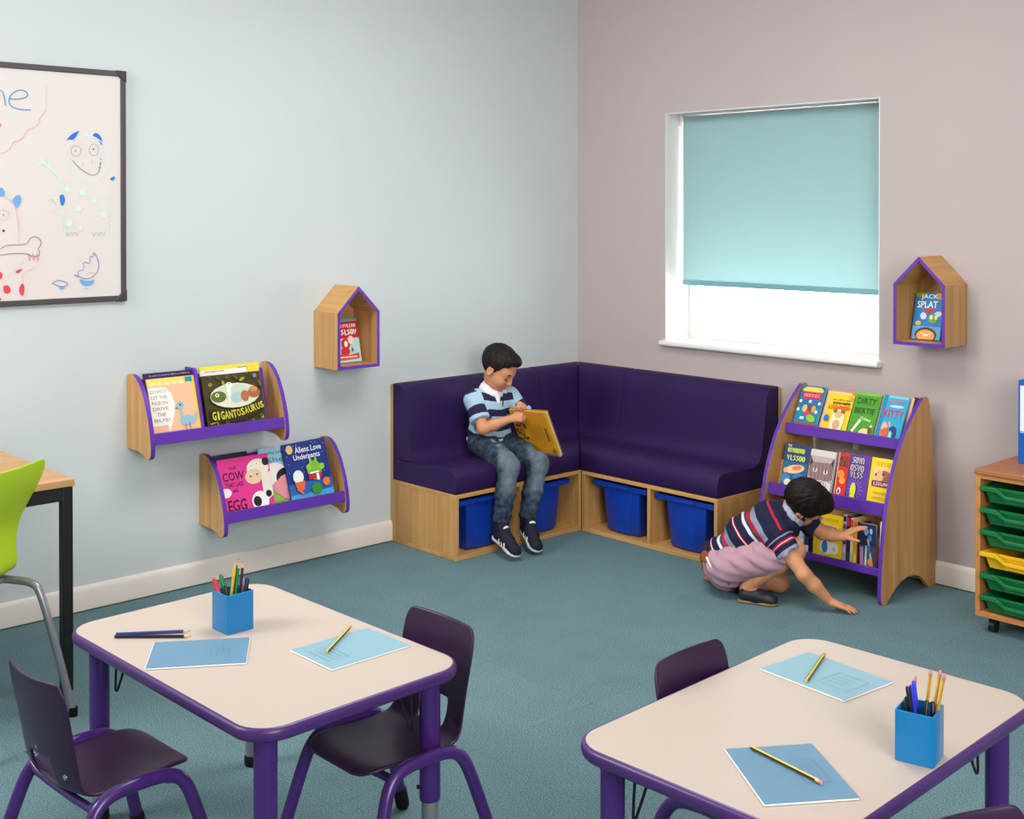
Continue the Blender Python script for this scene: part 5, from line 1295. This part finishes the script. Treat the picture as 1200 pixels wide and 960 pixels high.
def boy_reading():
    t = thing('person', 'child in a blue striped polo shirt and jeans reading on the purple bench', 'person', (.27, -.895, .41), group=None)
    neck, head = NV((.292, -.892, .722)), NV((.335, -.892, .826))
    hd = 1.0
    yw = math.radians(20); pt = math.radians(36)
    F = NV((math.cos(yw)*math.cos(pt), math.sin(yw)*math.cos(pt), -math.sin(pt)))
    U = NV((math.cos(yw)*math.sin(pt), math.sin(yw)*math.sin(pt), math.cos(pt)))
    pel = NV((.262, -.895, .482)); waist = NV((.268, -.890, .555)); chest = NV((.276, -.893, .635))
    shR, shL = NV((.262, -.982, .672)), NV((.305, -.795, .676))
    elR, elL = NV((.352, -1.008, .550)), NV((.385, -.745, .560))
    wrR, wrL = NV((.448, -.914, .598)), NV((.440, -.835, .645))
    hipR, hipL = NV((.290, -.950, .463)), NV((.295, -.838, .463))
    knR, knL = NV((.528, -1.005, .402)), NV((.528, -.815, .385))
    anR, anL = NV((.540, -1.062, .140)), NV((.542, -.900, .132))
    h = .0036
    f = Field((.12, -1.14, .02), (.72, -.60, .99), h)
    body_A = np.stack([unit((.98, .05, 0)), unit((-.12, 1, .03)), NV((0, 0, 1))])
    f.el(pel, [.080, .098, .065], body_A, 0); f.el(waist, [.070, .085, .07], body_A, .05); f.el(chest, [.072, .094, .085], body_A, .05)
    f.rc(shR, shL, .040, .040, .04)
    f.rc(neck-NV((.006, 0, .03)), head-U*.045-F*.018, .034, .033, .022)
    for sh, el_, wr in ((shR, elR, wrR), (shL, elL, wrL)):
        f.rc(sh, sh*.7+el_*.3, .034, .0315, .028); f.rc(sh, el_, .034, .0265, .006); f.chain([el_, el_*.6+wr*.4, wr], [.0275, .0265, .0165], .012)
    for hp, kn, an in ((hipR, knR, anR), (hipL, knL, anL)):
        f.chain([hp-NV((0, 0, .012)), kn, an], [.045, .040, .027], .012)
    g, A = head_field(f, head, F, U, True, hd)
    # right hand closed on the near edge of the book, left hand behind it
    hand(f, wrR, (.62, .66, .12), (.62, -.62, .48), 1, (62, 66, 70, 72), (4, 1, -2, -5), (.8, .45, .25, 22), .95)
    hand(f, wrL, (.70, -.55, .30), (.25, .55, .80), -1, (58, 62, 66, 70), (4, 1, -2, -5), (.8, .5, -.2, 20), .95)
    lips = lambda P: np.clip(1.3-np.linalg.norm(((P-g(.083, 0, -.057))@A.T)/np.array([.016, .019, .0095]), axis=1), 0, 1)*1.0
    grown('body', f, SKIN, t, 2, {'lips': lips})
    face_parts(t, g, A)
    hf = hair_field(head, F, U, hd); grown('hair', hf, HAIR, t, 1)
    # ---- polo shirt
    f = Field((.12, -1.10, .42), (.50, -.66, .80), h)
    f.el(pel+NV((.004, 0, .02)), [.084, .104, .060], body_A, 0); f.el(waist, [.084, .098, .08], body_A, .05); f.el(chest, [.082, .104, .088], body_A, .05)
    f.rc(shR, shL, .047, .047, .045); f.rc(neck-NV((.01, 0, .03)), neck+NV((.006, 0, .008)), .046, .042, .025)
    slR, slL = shR+(elR-shR)*.72, shL+(elL-shL)*.72
    f.rc(shR, slR, .046, .050, .02); f.rc(shL, slL, .046, .050, .02)
    f.rc(slR, slR+unit(elR-shR)*.08, .075, .08, 0, True) if False else None
    dR, dL = unit(elR-shR), unit(elL-shL)
    def hem(X, Y, Z):
        lim = .468+.02*np.clip((.30-X)*6, -1, 1)
        return (lim-Z)
    def sleeve_cut(sh, d, L_):
        def fn(X, Y, Z):
            tt = (X-sh[0])*d[0]+(Y-sh[1])*d[1]+(Z-sh[2])*d[2]
            rr = np.sqrt(np.maximum(0, (X-sh[0]-tt*d[0])**2+(Y-sh[1]-tt*d[1])**2+(Z-sh[2]-tt*d[2])**2))
            return np.minimum(tt-L_, .075-rr)
        return fn
    f.cut(hem); f.cut(sleeve_cut(shR, dR, .112)); f.cut(sleeve_cut(shL, dL, .112))
    f.warp(lambda X, Y, Z: .0028*np.sin(Z*95+X*60)*np.clip((.60-Z)*10, 0, 1)+.0022*np.sin(Y*75+Z*55))
    def sp(P):
        # torso height, or distance along a sleeve
        v = ((P[:, 2]-.47)+(P[:, 0]-.35)*.30)/.27*.5
        for sh, d in ((shR, dR), (shL, dL)):
            q = P-sh; tt = q@d; rr = np.linalg.norm(q-tt[:, None]*d, axis=1)
            m = (rr < .064) & (tt > -.02) & ((np.abs(P[:, 1]-pel[1]) > .082))
            v = np.where(m, .5+np.clip(tt/.115, 0, .999)*.5, np.minimum(v, .499) if d is dR else v)
        return np.clip(v, 0, 1)
    LB, NVY = '#a9c6de', '#2b2a48'
    sm = stripe_mat('blue_striped_jersey', 'cloth', [(0, '#23263c'), (.05, LB), (.105, NVY), (.155, LB), (.235, NVY), (.300, LB), (.370, NVY), (.425, LB), (.5, LB), (.70, NVY), (.90, LB)])
    grown('polo_shirt', f, sm, t, 2, {'cloth': sp})
    # white collar
    f = Field(neck-.11, neck+.11, .0028)
    nA = np.stack([unit((1, .25, -.35)), unit((-.2, 1, 0)), unit((.33, 0, 1))])
    f.chain(ringpts(neck+NV((.000, 0, .004)), nA, .049, .052), [.010]*15, .004)
    f.chain(ringpts(neck+NV((.002, 0, .018)), nA, .043, .045), [.007]*15, .004)
    f.chain(ringpts(neck+NV((-.002, 0, -.010)), nA, .055, .060), [.009]*15, .006)
    for sgn in (-1, 1):
        c0 = neck+nA[0]*.046+nA[1]*sgn*.012-NV((0, 0, .000)); 
        f.rc(c0+nA[1]*sgn*.022, c0+nA[1]*sgn*.024+nA[0]*.018-NV((0, 0, .036)), .012, .007, .010)
        f.rc(c0, c0+nA[1]*sgn*.018+nA[0]*.012-NV((0, 0, .026)), .009, .007, .008)
    f.rc(neck-NV((0, 0, .06)), neck+NV((.015, 0, .06)), .037, .036, 0, True)
    grown('collar', f, mat('white_cotton', '#e8e6ea', .8, .15), t, 2)
    f = Field((.30, -.95, .58), (.42, -.82, .72), .0018)
    pc = chest+NV((.082, .006, .03)); f.chain([pc+NV((.006, 0, .040)), pc+NV((.004, 0, .01)), pc+NV((.000, 0, -.02))], [.003, .003, .003], .002); 
    grown('placket', f, mat('navy_trim', '#23243c', .7, .2), t, 1)
    # ---- jeans
    f = Field((.12, -1.12, .09), (.64, -.72, .56), h)
    f.el(pel-NV((0, 0, .015)), [.092, .110, .062], body_A, 0)
    for hp, kn, an in ((hipR, knR, anR), (hipL, knL, anL)):
        dn = unit(an-kn)
        f.chain([hp, hp*.4+kn*.6, kn, kn*.5+an*.5, an-dn*.012], [.066, .057, .050, .043, .041], .025)
    f.cut(lambda X, Y, Z: Z-(.520+.02*np.clip((.24-X)*8, -1, 1)))
    for kn, an in ((knR, anR), (knL, anL)):
        dn = unit(an-kn); e = an-dn*.004
        f.cut(lambda X, Y, Z, e=e, dn=dn: np.minimum((X-e[0])*dn[0]+(Y-e[1])*dn[1]+(Z-e[2])*dn[2], .07-np.sqrt((X-e[0])**2+(Y-e[1])**2+(Z-e[2])**2)))
    f.warp(lambda X, Y, Z: .0030*np.sin(Z*120+Y*45+np.sin(X*40)*2)*np.clip((.40-Z)*7, 0, 1)+.0030*np.sin(X*85+Y*60)*np.clip((Z-.36)*12, 0, 1))
    def fade(P):
        v = np.zeros(len(P))
        for hp, kn, an in ((hipR, knR, anR), (hipL, knL, anL)):
            d, tt = segdist(P, hp, kn); up = np.clip((P[:, 2]-kn[2]+.0+(P[:, 0]-kn[0])*1.2)/.05, 0, 1)
            v = np.maximum(v, .42*np.exp(-((tt-.75)/.38)**2)*up)
            d, tt = segdist(P, kn, an); fr = np.clip((P[:, 0]-kn[0]-(an[0]-kn[0])*tt)/.035, 0, 1)
            v = np.maximum(v, .40*np.exp(-((tt-.18)/.28)**2)*fr)
        for c in ((.40, -.985, .50), (.455, -1.0, .475)):
            v = np.maximum(v, 1.0*np.exp(-(np.linalg.norm((P-NV(c))*NV((1, 1.6, .8)), axis=1)/.013)**2))
        return v
    grown('jeans', f, DENIM, t, 2, {'fade': fade})
    f = Field((.12, -1.06, .44), (.40, -.74, .56), .003)
    f.chain(ringpts(pel+NV((.000, 0, .000)), body_A, .093, .112, 18), [.007]*19, .003); grown('white_shirt_hem', f, mat('white_cotton', '#e8e6ea', .8, .15), t, 1)
    # ---- trainers, toes pointing down
    for nm, an, toe in (('R', anR, NV((.655, -1.085, .030))), ('L', anL, NV((.648, -.945, .024)))):
        heel = an+NV((-.030, -.012, -.060)) if nm == 'R' else an+NV((-.030, .008, -.056))
        dv = unit(toe-heel); toe = heel+dv*.182
        up = NV((.45, -.05, 1))
        g2, A2, L = shoe_frame(heel, toe, up)
        f = Field(heel-.13, heel+.24, .0028) if False else Field(np.minimum(heel, toe)-.07, np.maximum(heel, toe)+.10, .0028)
        f.rc(g2(.030, 0, .030), g2(.085, 0, .030), .031, .031, .0); f.rc(g2(.085, 0, .028), g2(.152, 0, .018), .031, .027, .02); f.el(g2(.148, 0, .016), [.033, .031, .023], A2, .01)
        f.rc(g2(.036, 0, .042), g2(.040, 0, .066), .030, .031, .02); f.rc(g2(.07, 0, .045), g2(.12, 0, .030), .019, .016, .02)
        f.cut(lambda X, Y, Z: -((X-heel[0])*A2[2][0]+(Y-heel[1])*A2[2][1]+(Z-heel[2])*A2[2][2])+.006)
        sh = grown('shoe', f, mat('navy_suede', '#181c2c', .7, .25), t, 2)
        sole_mesh(g2, L, .0355, .014, 0, mat('white_rubber_sole', '#d8d4d4', .6, .3), sh)
        for k in range(3):
            for sd in (-1, 1):
                f = Field(g2(.08, sd*.02, .03)-.06, g2(.08, sd*.02, .03)+.06, .002)
                a0 = .064+.019*k
                f.chain([g2(a0+.012, sd*.0345, .014), g2(a0+.004, sd*.033, .030), g2(a0-.004, sd*.026, .046-.004*k)], [.0034, .0034, .003], .001); grown('side_stripe', f, mat('white_leather', '#e6e4e6', .5, .3), sh, 1)
        for k in range(4):
            f = Field(g2(.09, 0, .05)-.05, g2(.09, 0, .05)+.05, .0018)
            a0 = .072+.0135*k; z = .064-.0048*k
            f.chain([g2(a0, -.012, z-.003), g2(a0+.002, 0, z+.0015), g2(a0, .012, z-.003)], [.0022]*3, .001); grown('lace', f, mat('white_leather', '#e6e4e6', .5, .3), sh, 1)
        f = Field(g2(.06, 0, .06)-.05, g2(.06, 0, .06)+.06, .0024); f.el(g2(.060, 0, .074), [.007, .019, .017], A2, 0); grown('tongue', f, mat('white_leather', '#e6e4e6', .5, .3), sh, 1)
        f = Field(an-.07, an+.07, .003); f.rc(an+NV((0, 0, .02)), an-NV((.002, 0, .03)), .0315, .033, 0); grown('sock', f, mat('dark_sock', '#20242c', .9, .1), t, 1)
    return t
boy_reading()
def a_back(a):
    a.rect(0, 0, 1, 1, '#d8961c'); a.rect(0, 0, 1, .05, '#5f8a78'); a.rect(.93, 0, 1, 1, '#e0b228')
    rr = random.Random(2)
    for i in range(26): a.ell(.05+rr.random()*.26, .12+rr.random()*.72, .035, .03, rr.choice(['#7a3c16', '#8a4a1c', '#5e3418', '#c8641c', '#3f5a2a']), rr.uniform(0, 3), 9)
    for k in range(8): a.line([(.42+.05*k, .30+.03*(k % 3)), (.42+.05*k, .74-.05*(k % 2))], .010, '#b06c16')
    a.line([(.86, .36), (.86, .66)], .03, '#6e4412'); a.poly([(.84, .10), (.95, .10), (.95, .17), (.88, .18)], '#b84a1c')
def open_book():
    u, up = Vector((.983, .183, .02)), Vector((.07, -.474, .878)); u.normalize(); n = u.cross(up).normalized(); up = n.cross(u).normalized()
    tl = Vector((.402, -.888, .634))
    t = thing('picture_book', 'yellow picture book held open by the seated child, back cover towards the room', 'book', M=axis_matrix(tl-up*.255, u, up, n))
    W, H = .216, .255
    bm = NB(); mats = [ink('#d8961c')]
    box(bm, 0, W, 0, H, -.002, 0); A_ = Art(bm, lambda x, y, k: Vector((x, y, k)), W, H, mats); a_back(A_)
    me = bpy.data.meshes.new('back_cover'); bm.to_mesh(me); bm.free(); obj_me('back_cover', me, mats, t, world=False)
    R2 = Matrix.Rotation(math.radians(2.5), 4, 'Y')
    bm = NB(); box(bm, .001, W+.0015, .003, H-.003, -.0075, -.0021); obj('pages', bm, mat('book_page_white', '#efe6da', .7, .2), t, world=False)
    bm = NB(); box(bm, 0, W, 0, H, -.004, -.002, M=Matrix.Translation(Vector((0, 0, -.006))) @ R2); obj('front_cover', bm, ink('#d8961c'), t, world=False)
open_book()

def boy_crouching():
    t = thing('person', 'child in a navy red and white striped shirt crouching on the carpet at the bookcase', 'person', (1.70, -.70, 0))
    d = unit((.90, .43, 0)); Lf = NV((-d[1], d[0], 0)); Z = NV((0, 0, 1))
    F = unit((.34, .70, -.63)); U0 = unit(NV((.25, .55, .80))); U0 = unit(U0-F*U0.dot(F)); U = rot(U0, F, 54)
    pel = NV((1.590, -.747, .122)); mid = NV((1.680, -.705, .238)); chest = NV((1.762, -.668, .298)); neck = NV((1.832, -.633, .352)); head = NV((1.8775, -.609, .418))-U*.028+F*.012
    shR, shL = NV((1.826, -.742, .282)), NV((1.800, -.548, .325))
    elR, elL = NV((1.950, -.735, .150)), NV((1.885, -.505, .262))
    wrR, wrL = NV((2.018, -.655, .040)), NV((1.962, -.474, .254))
    hipR, hipL = NV((1.622, -.815, .130)), NV((1.570, -.690, .115))
    knR, knL = NV((1.880, -.697, .222)), NV((1.742, -.606, .050))
    anR, anL = NV((1.705, -.776, .055)), NV((1.490, -.702, .055))
    h = .0036
    f = Field((1.37, -.90, -.01), (2.18, -.36, .58), h)
    sp = unit(neck-pel); bn = unit(np.cross(sp, Lf)); bn = -bn if bn[2] < 0 else bn
    BA = np.stack([sp, Lf, bn])
    f.el(pel, [.085, .098, .085], BA, 0); f.el(mid, [.085, .088, .078], BA, .05); f.el(chest, [.085, .102, .080], BA, .05); f.rc(shR, shL, .042, .040, .04)
    F = unit((.34, .70, -.63)); U0 = unit(NV((.25, .55, .80))); U0 = unit(U0-F*U0.dot(F)); U = rot(U0, F, 54)
    f.rc(neck-sp*.03, head-U*.045-F*.015, .036, .034, .022)
    for sh, el_, wr in ((shR, elR, wrR), (shL, elL, wrL)):
        f.rc(sh, sh*.7+el_*.3, .037, .0335, .028); f.rc(sh, el_, .037, .028, .006); f.chain([el_, el_*.6+wr*.4, wr], [.029, .028, .0175], .012)
    for hp, kn, an in ((hipR, knR, anR), (hipL, knL, anL)):
        f.chain([hp, kn], [.062, .044], .03); f.chain([kn, kn*.65+an*.35, an], [.042, .040, .026], .014)
    for an, toe in ((anR, NV((1.80, -.745, .022))), (anL, NV((1.460, -.714, .030)))): f.rc(an-Z*.015, toe, .026, .018, .015)
    g, A = head_field(f, head, F, U, True, 1.0)
    hand(f, wrR, (.80, .42, -.22), (-.12, -.06, 1), 1, (6, 6, 6, 8), (16, 5, -5, -15), (.55, .85, -.22, 4), 1.0, .0175)
    hand(f, wrL, (.62, .38, .55), (-.55, -.55, .62), -1, ((6, 14, 12), (8, 16, 12), (14, 22, 16), (20, 28, 18)), (12, 4, -4, -12), (.95, .75, -.95, 4), 1.0, .0175)
    f.cut(lambda X, Y, Z_: -Z_+.0015)
    grown('body', f, SKIN, t, 2, {'lips': lambda P: np.zeros(len(P))})
    face_parts(t, g, A)
    grown('hair', hair_field(head, F, U, 1.0), HAIR, t, 1)
    # ---- striped shirt
    f = Field((1.42, -.90, .08), (2.0, -.42, .50), h)
    f.el(pel+sp*.012+bn*.012, [.085, .116, .104], BA, 0); f.el(mid+bn*.016-sp*.012, [.09, .104, .094], BA, .05); f.el(chest+bn*.012, [.09, .114, .092], BA, .05); f.rc(shR, shL, .050, .048, .045); f.rc(neck-sp*.03, neck+sp*.006, .050, .045, .025)
    dR, dL = unit(elR-shR), unit(elL-shL)
    f.rc(shR, shR+dR*.12, .050, .054, .02); f.rc(shL, shL+dL*.12, .048, .050, .02)
    f.cut(lambda X, Y, Z_: -((X-pel[0])*sp[0]+(Y-pel[1])*sp[1]+(Z_-pel[2])*sp[2])-.048)
    def sleeve_cut(sh, dd, L_):
        def fn(X, Y, Z_):
            tt = (X-sh[0])*dd[0]+(Y-sh[1])*dd[1]+(Z_-sh[2])*dd[2]
            rr = np.sqrt(np.maximum(0, (X-sh[0]-tt*dd[0])**2+(Y-sh[1]-tt*dd[1])**2+(Z_-sh[2]-tt*dd[2])**2)); return np.minimum(tt-L_, .08-rr)
        return fn
    f.cut(sleeve_cut(shR, dR, .088)); f.cut(sleeve_cut(shL, dL, .085))
    f.warp(lambda X, Y, Z_: .0026*np.sin(X*70+Y*90+Z_*50)+.002*np.sin(Z_*110-X*40))
    def cl(P):
        v = ((P-pel)@sp+.048)/.385*.72
        for sh, dd in ((shR, dR), (shL, dL)):
            q = P-sh; tt = q@dd; rr = np.linalg.norm(q-tt[:, None]*dd, axis=1)
            lat = np.abs((P-chest)@Lf)
            m = (rr < .085) & (tt > .004) & (lat > .066)
            v = np.where(m, .74+np.clip(tt/.092, 0, .999)*.26, np.minimum(v, .735) if dd is dR else v)
        return np.clip(v, 0, 1)
    N_, R_2, W_, G_, T_ = '#23263f', '#b8243c', '#dcd8e0', '#8e93a8', '#2a4a58'
    seq = [(0, G_), (.03, R_2), (.045, N_), (.095, R_2), (.102, '#f0e4e4'), (.110, R_2), (.116, N_), (.165, W_), (.185, T_), (.20, R_2), (.228, G_), (.275, N_), (.345, R_2), (.353, '#f2e6e6'), (.363, R_2), (.370, N_), (.425, W_), (.447, T_), (.465, R_2), (.497, G_), (.545, N_), (.655, R_2), (.67, N_),
           (.74, N_), (.79, G_), (.805, N_), (.845, R_2), (.865, '#f0dcdc'), (.875, R_2), (.89, N_), (.945, G_), (.99, W_)]
    grown('striped_shirt', f, stripe_mat('navy_red_striped_jersey', 'cloth', seq), t, 2, {'cloth': cl})
    f = Field(neck-.10, neck+.10, .0028)
    nA = np.stack([unit(np.cross(Lf, sp)), Lf, sp])
    f.chain(ringpts(neck-sp*.004, nA, .050, .054), [.008]*15, .003); f.chain(ringpts(neck+sp*.008, nA, .046, .050), [.007]*15, .003)
    grown('collar', f, mat('grey_white_rib', '#a4a6b8', .8, .15), t, 2)
    # ---- pink shorts
    f = Field((1.42, -.92, .0), (1.98, -.46, .32), h)
    f.el(pel-sp*.012-bn*.004, [.092, .110, .098], BA, 0)
    f.chain([hipR, hipR*.45+knR*.55, hipR*.18+knR*.82], [.074, .066, .061], .03); f.chain([hipL, hipL*.5+knL*.5, hipL*.15+knL*.85], [.070, .060, .055], .03)
    f.cut(lambda X, Y, Z_: ((X-pel[0])*sp[0]+(Y-pel[1])*sp[1]+(Z_-pel[2])*sp[2])*.9-.046+np.clip(.10-((X-pel[0])*bn[0]+(Y-pel[1])*bn[1]+(Z_-pel[2])*bn[2]), -.2, .02)*0-np.clip((X-1.60)*3, 0, 1)*.5)
    uR, uL = unit(knR-hipR), unit(knL-hipL)
    for u_, kn in ((uR, knR), (uL, knL)):
        e = kn-u_*.036
        f.cut(lambda X, Y, Z_, e=e, u_=u_: np.minimum((X-e[0])*u_[0]+(Y-e[1])*u_[1]+(Z_-e[2])*u_[2], .10-np.sqrt((X-e[0])**2+(Y-e[1])**2+(Z_-e[2])**2)))
    f.cut(lambda X, Y, Z_: -Z_+.004)
    f.warp(lambda X, Y, Z_: .003*np.sin(X*95-Y*50+Z_*40)+.0025*np.sin(Z_*130+X*60))
    grown('shorts', f, mat('dusty_pink_cotton', '#b8919f', .85, .15, noise=.06, nscale=30, bump=.3, bscale=60), t, 2)
    # belt with a leather tab at the back
    f = Field(pel-.16, pel+.18, .003); bp_ = pel-sp*.028+bn*.008
    bA = np.stack([bn, Lf]); pts = ringpts(bp_, bA, .106, .121, 20); f.chain(pts, [.008]*21, .002); f.chain([p+sp*.010 for p in pts], [.0075]*21, .002)
    grown('belt', f, mat('navy_white_belt', '#2a2838', .7, .2), t, 1)
    f = Field(pel-.18, pel+.18, .0025)
    q0 = bp_-bn*.0+(-Lf)*.100; f.chain([bp_+bn*.066-Lf*.104+sp*.005, bp_+bn*.03-Lf*.125+sp*.005, bp_-bn*.02-Lf*.128+sp*.005], [.006]*3, .002); grown('belt_stripe', f, mat('white_cotton', '#e8e6ea', .8, .15), t, 1)
    f = Field(pel-.20, pel+.2, .0028); c_ = bp_+bn*.074-Lf*.094-sp*.002
    nn = unit(bn*.62-Lf*.75); f.el(c_, [.022, .006, .028], np.stack([sp, nn, np.cross(sp, nn)]), 0); grown('leather_tab', f, mat('brown_leather', '#8c4422', .55, .3), t, 1)
    # ---- slip-on shoes
    for an, toe, up in ((anR, NV((1.845, -.742, .012)), NV((0, 0, 1))), (anL, NV((1.468, -.712, .004)), NV((-.92, -.38, .18)))):
        if an is anR: heel = NV((1.688, -.812, .002)); toe = NV((1.835, -.744, .002))
        else: heel = NV((1.428, -.722, .120)); toe = NV((1.466, -.704, .006))
        g2, A2, L = shoe_frame(heel, heel+unit(toe-heel)*(.162 if an is anR else .118), up)
        if an is anR:
            f = Field(np.minimum(heel, toe)-.06, np.maximum(heel, toe)+.09, .0028)
            f.rc(g2(.032, 0, .028), g2(.08, 0, .026), .028, .028, 0); f.rc(g2(.08, 0, .026), g2(.136, 0, .018), .028, .024, .02); f.el(g2(.128, 0, .016), [.032, .030, .020], A2, .01)
            f.el(g2(.050, 0, .064), [.034, .019, .024], A2, .004, True)
            f.cut(lambda X, Y, Z_: -Z_+.008)
        else:
            f = Field(np.minimum(heel, toe)-.07, np.maximum(heel, toe)+.07, .0028)
            f.rc(g2(.026, 0, -.020), g2(.100, 0, -.018), .029, .029, 0); f.rc(g2(.085, 0, -.018), g2(.088, 0, -.05), .029, .026, .01)
            f.cut(lambda X, Y, Z_: -Z_+.004)
        s_ = grown('shoe', f, mat('dark_navy_leather', '#1c1d28', .5, .35), t, 2)
        if an is anR: sole_mesh(g2, L, .031, .010, 0, mat('tan_sole', '#8f7448', .7, .2), s_)
        else:
            f = Field(np.minimum(heel, toe)-.08, np.maximum(heel, toe)+.08, .0028); f.el(g2(.060, 0, .006), [.058, .027, .007], A2, 0); f.cut(lambda X, Y, Z_: -Z_+.0015); grown('sole', f, mat('tan_sole', '#8f7448', .7, .2), s_, 1)
        if an is anR:
            f = Field(g2(.09, 0, .05)-.05, g2(.09, 0, .05)+.05, .0018); f.chain([g2(.082, -.022, .040), g2(.084, 0, .053), g2(.082, .022, .040)], [.0032]*3, .001); grown('strap', f, mat('dark_navy_leather', '#1c1d28', .5, .35), s_, 1)
    return t
boy_crouching()

# ================================================================== light
def area(name, loc, target, sx, sy, power, col=(1, 1, 1)):
    L = bpy.data.lights.new(name, 'AREA'); L.shape = 'RECTANGLE'; L.size = sx; L.size_y = sy; L.energy = power; L.color = col
    o = bpy.data.objects.new(name, L); COL.objects.link(o); o.location = loc
    o.rotation_euler = (Vector(target)-Vector(loc)).to_track_quat('-Z', 'Y').to_euler()
    return o
area('ceiling_light', (2.0, -2.1, 2.93), (2.0, -2.1, 0), 1.1, 1.1, 52, (1, .98, .96))
area('key_softbox', (.75, -5.4, 2.55), (1.5, -.9, .7), 1.1, 1.1, 78, (1, .97, .95))
area('fill_softbox', (6.2, -4.2, 2.0), (.3, -1.5, 1.3), 2.0, 1.8, 134, (1, .98, .97))
area('daylight', (1.233, .45, .98), (1.233, 0.1, 1.30), 1.4, .5, 62, (1, 1, 1))
w = bpy.data.worlds.new('world'); SC.world = w; w.use_nodes = True
w.node_tree.nodes['Background'].inputs[0].default_value = (.95, .98, 1, 1); w.node_tree.nodes['Background'].inputs[1].default_value = 2.5
SC.view_settings.view_transform = 'Standard'; SC.view_settings.look = 'None'; SC.view_settings.gamma = 1; SC.view_settings.use_curve_mapping = False
SC.view_settings.exposure = 0
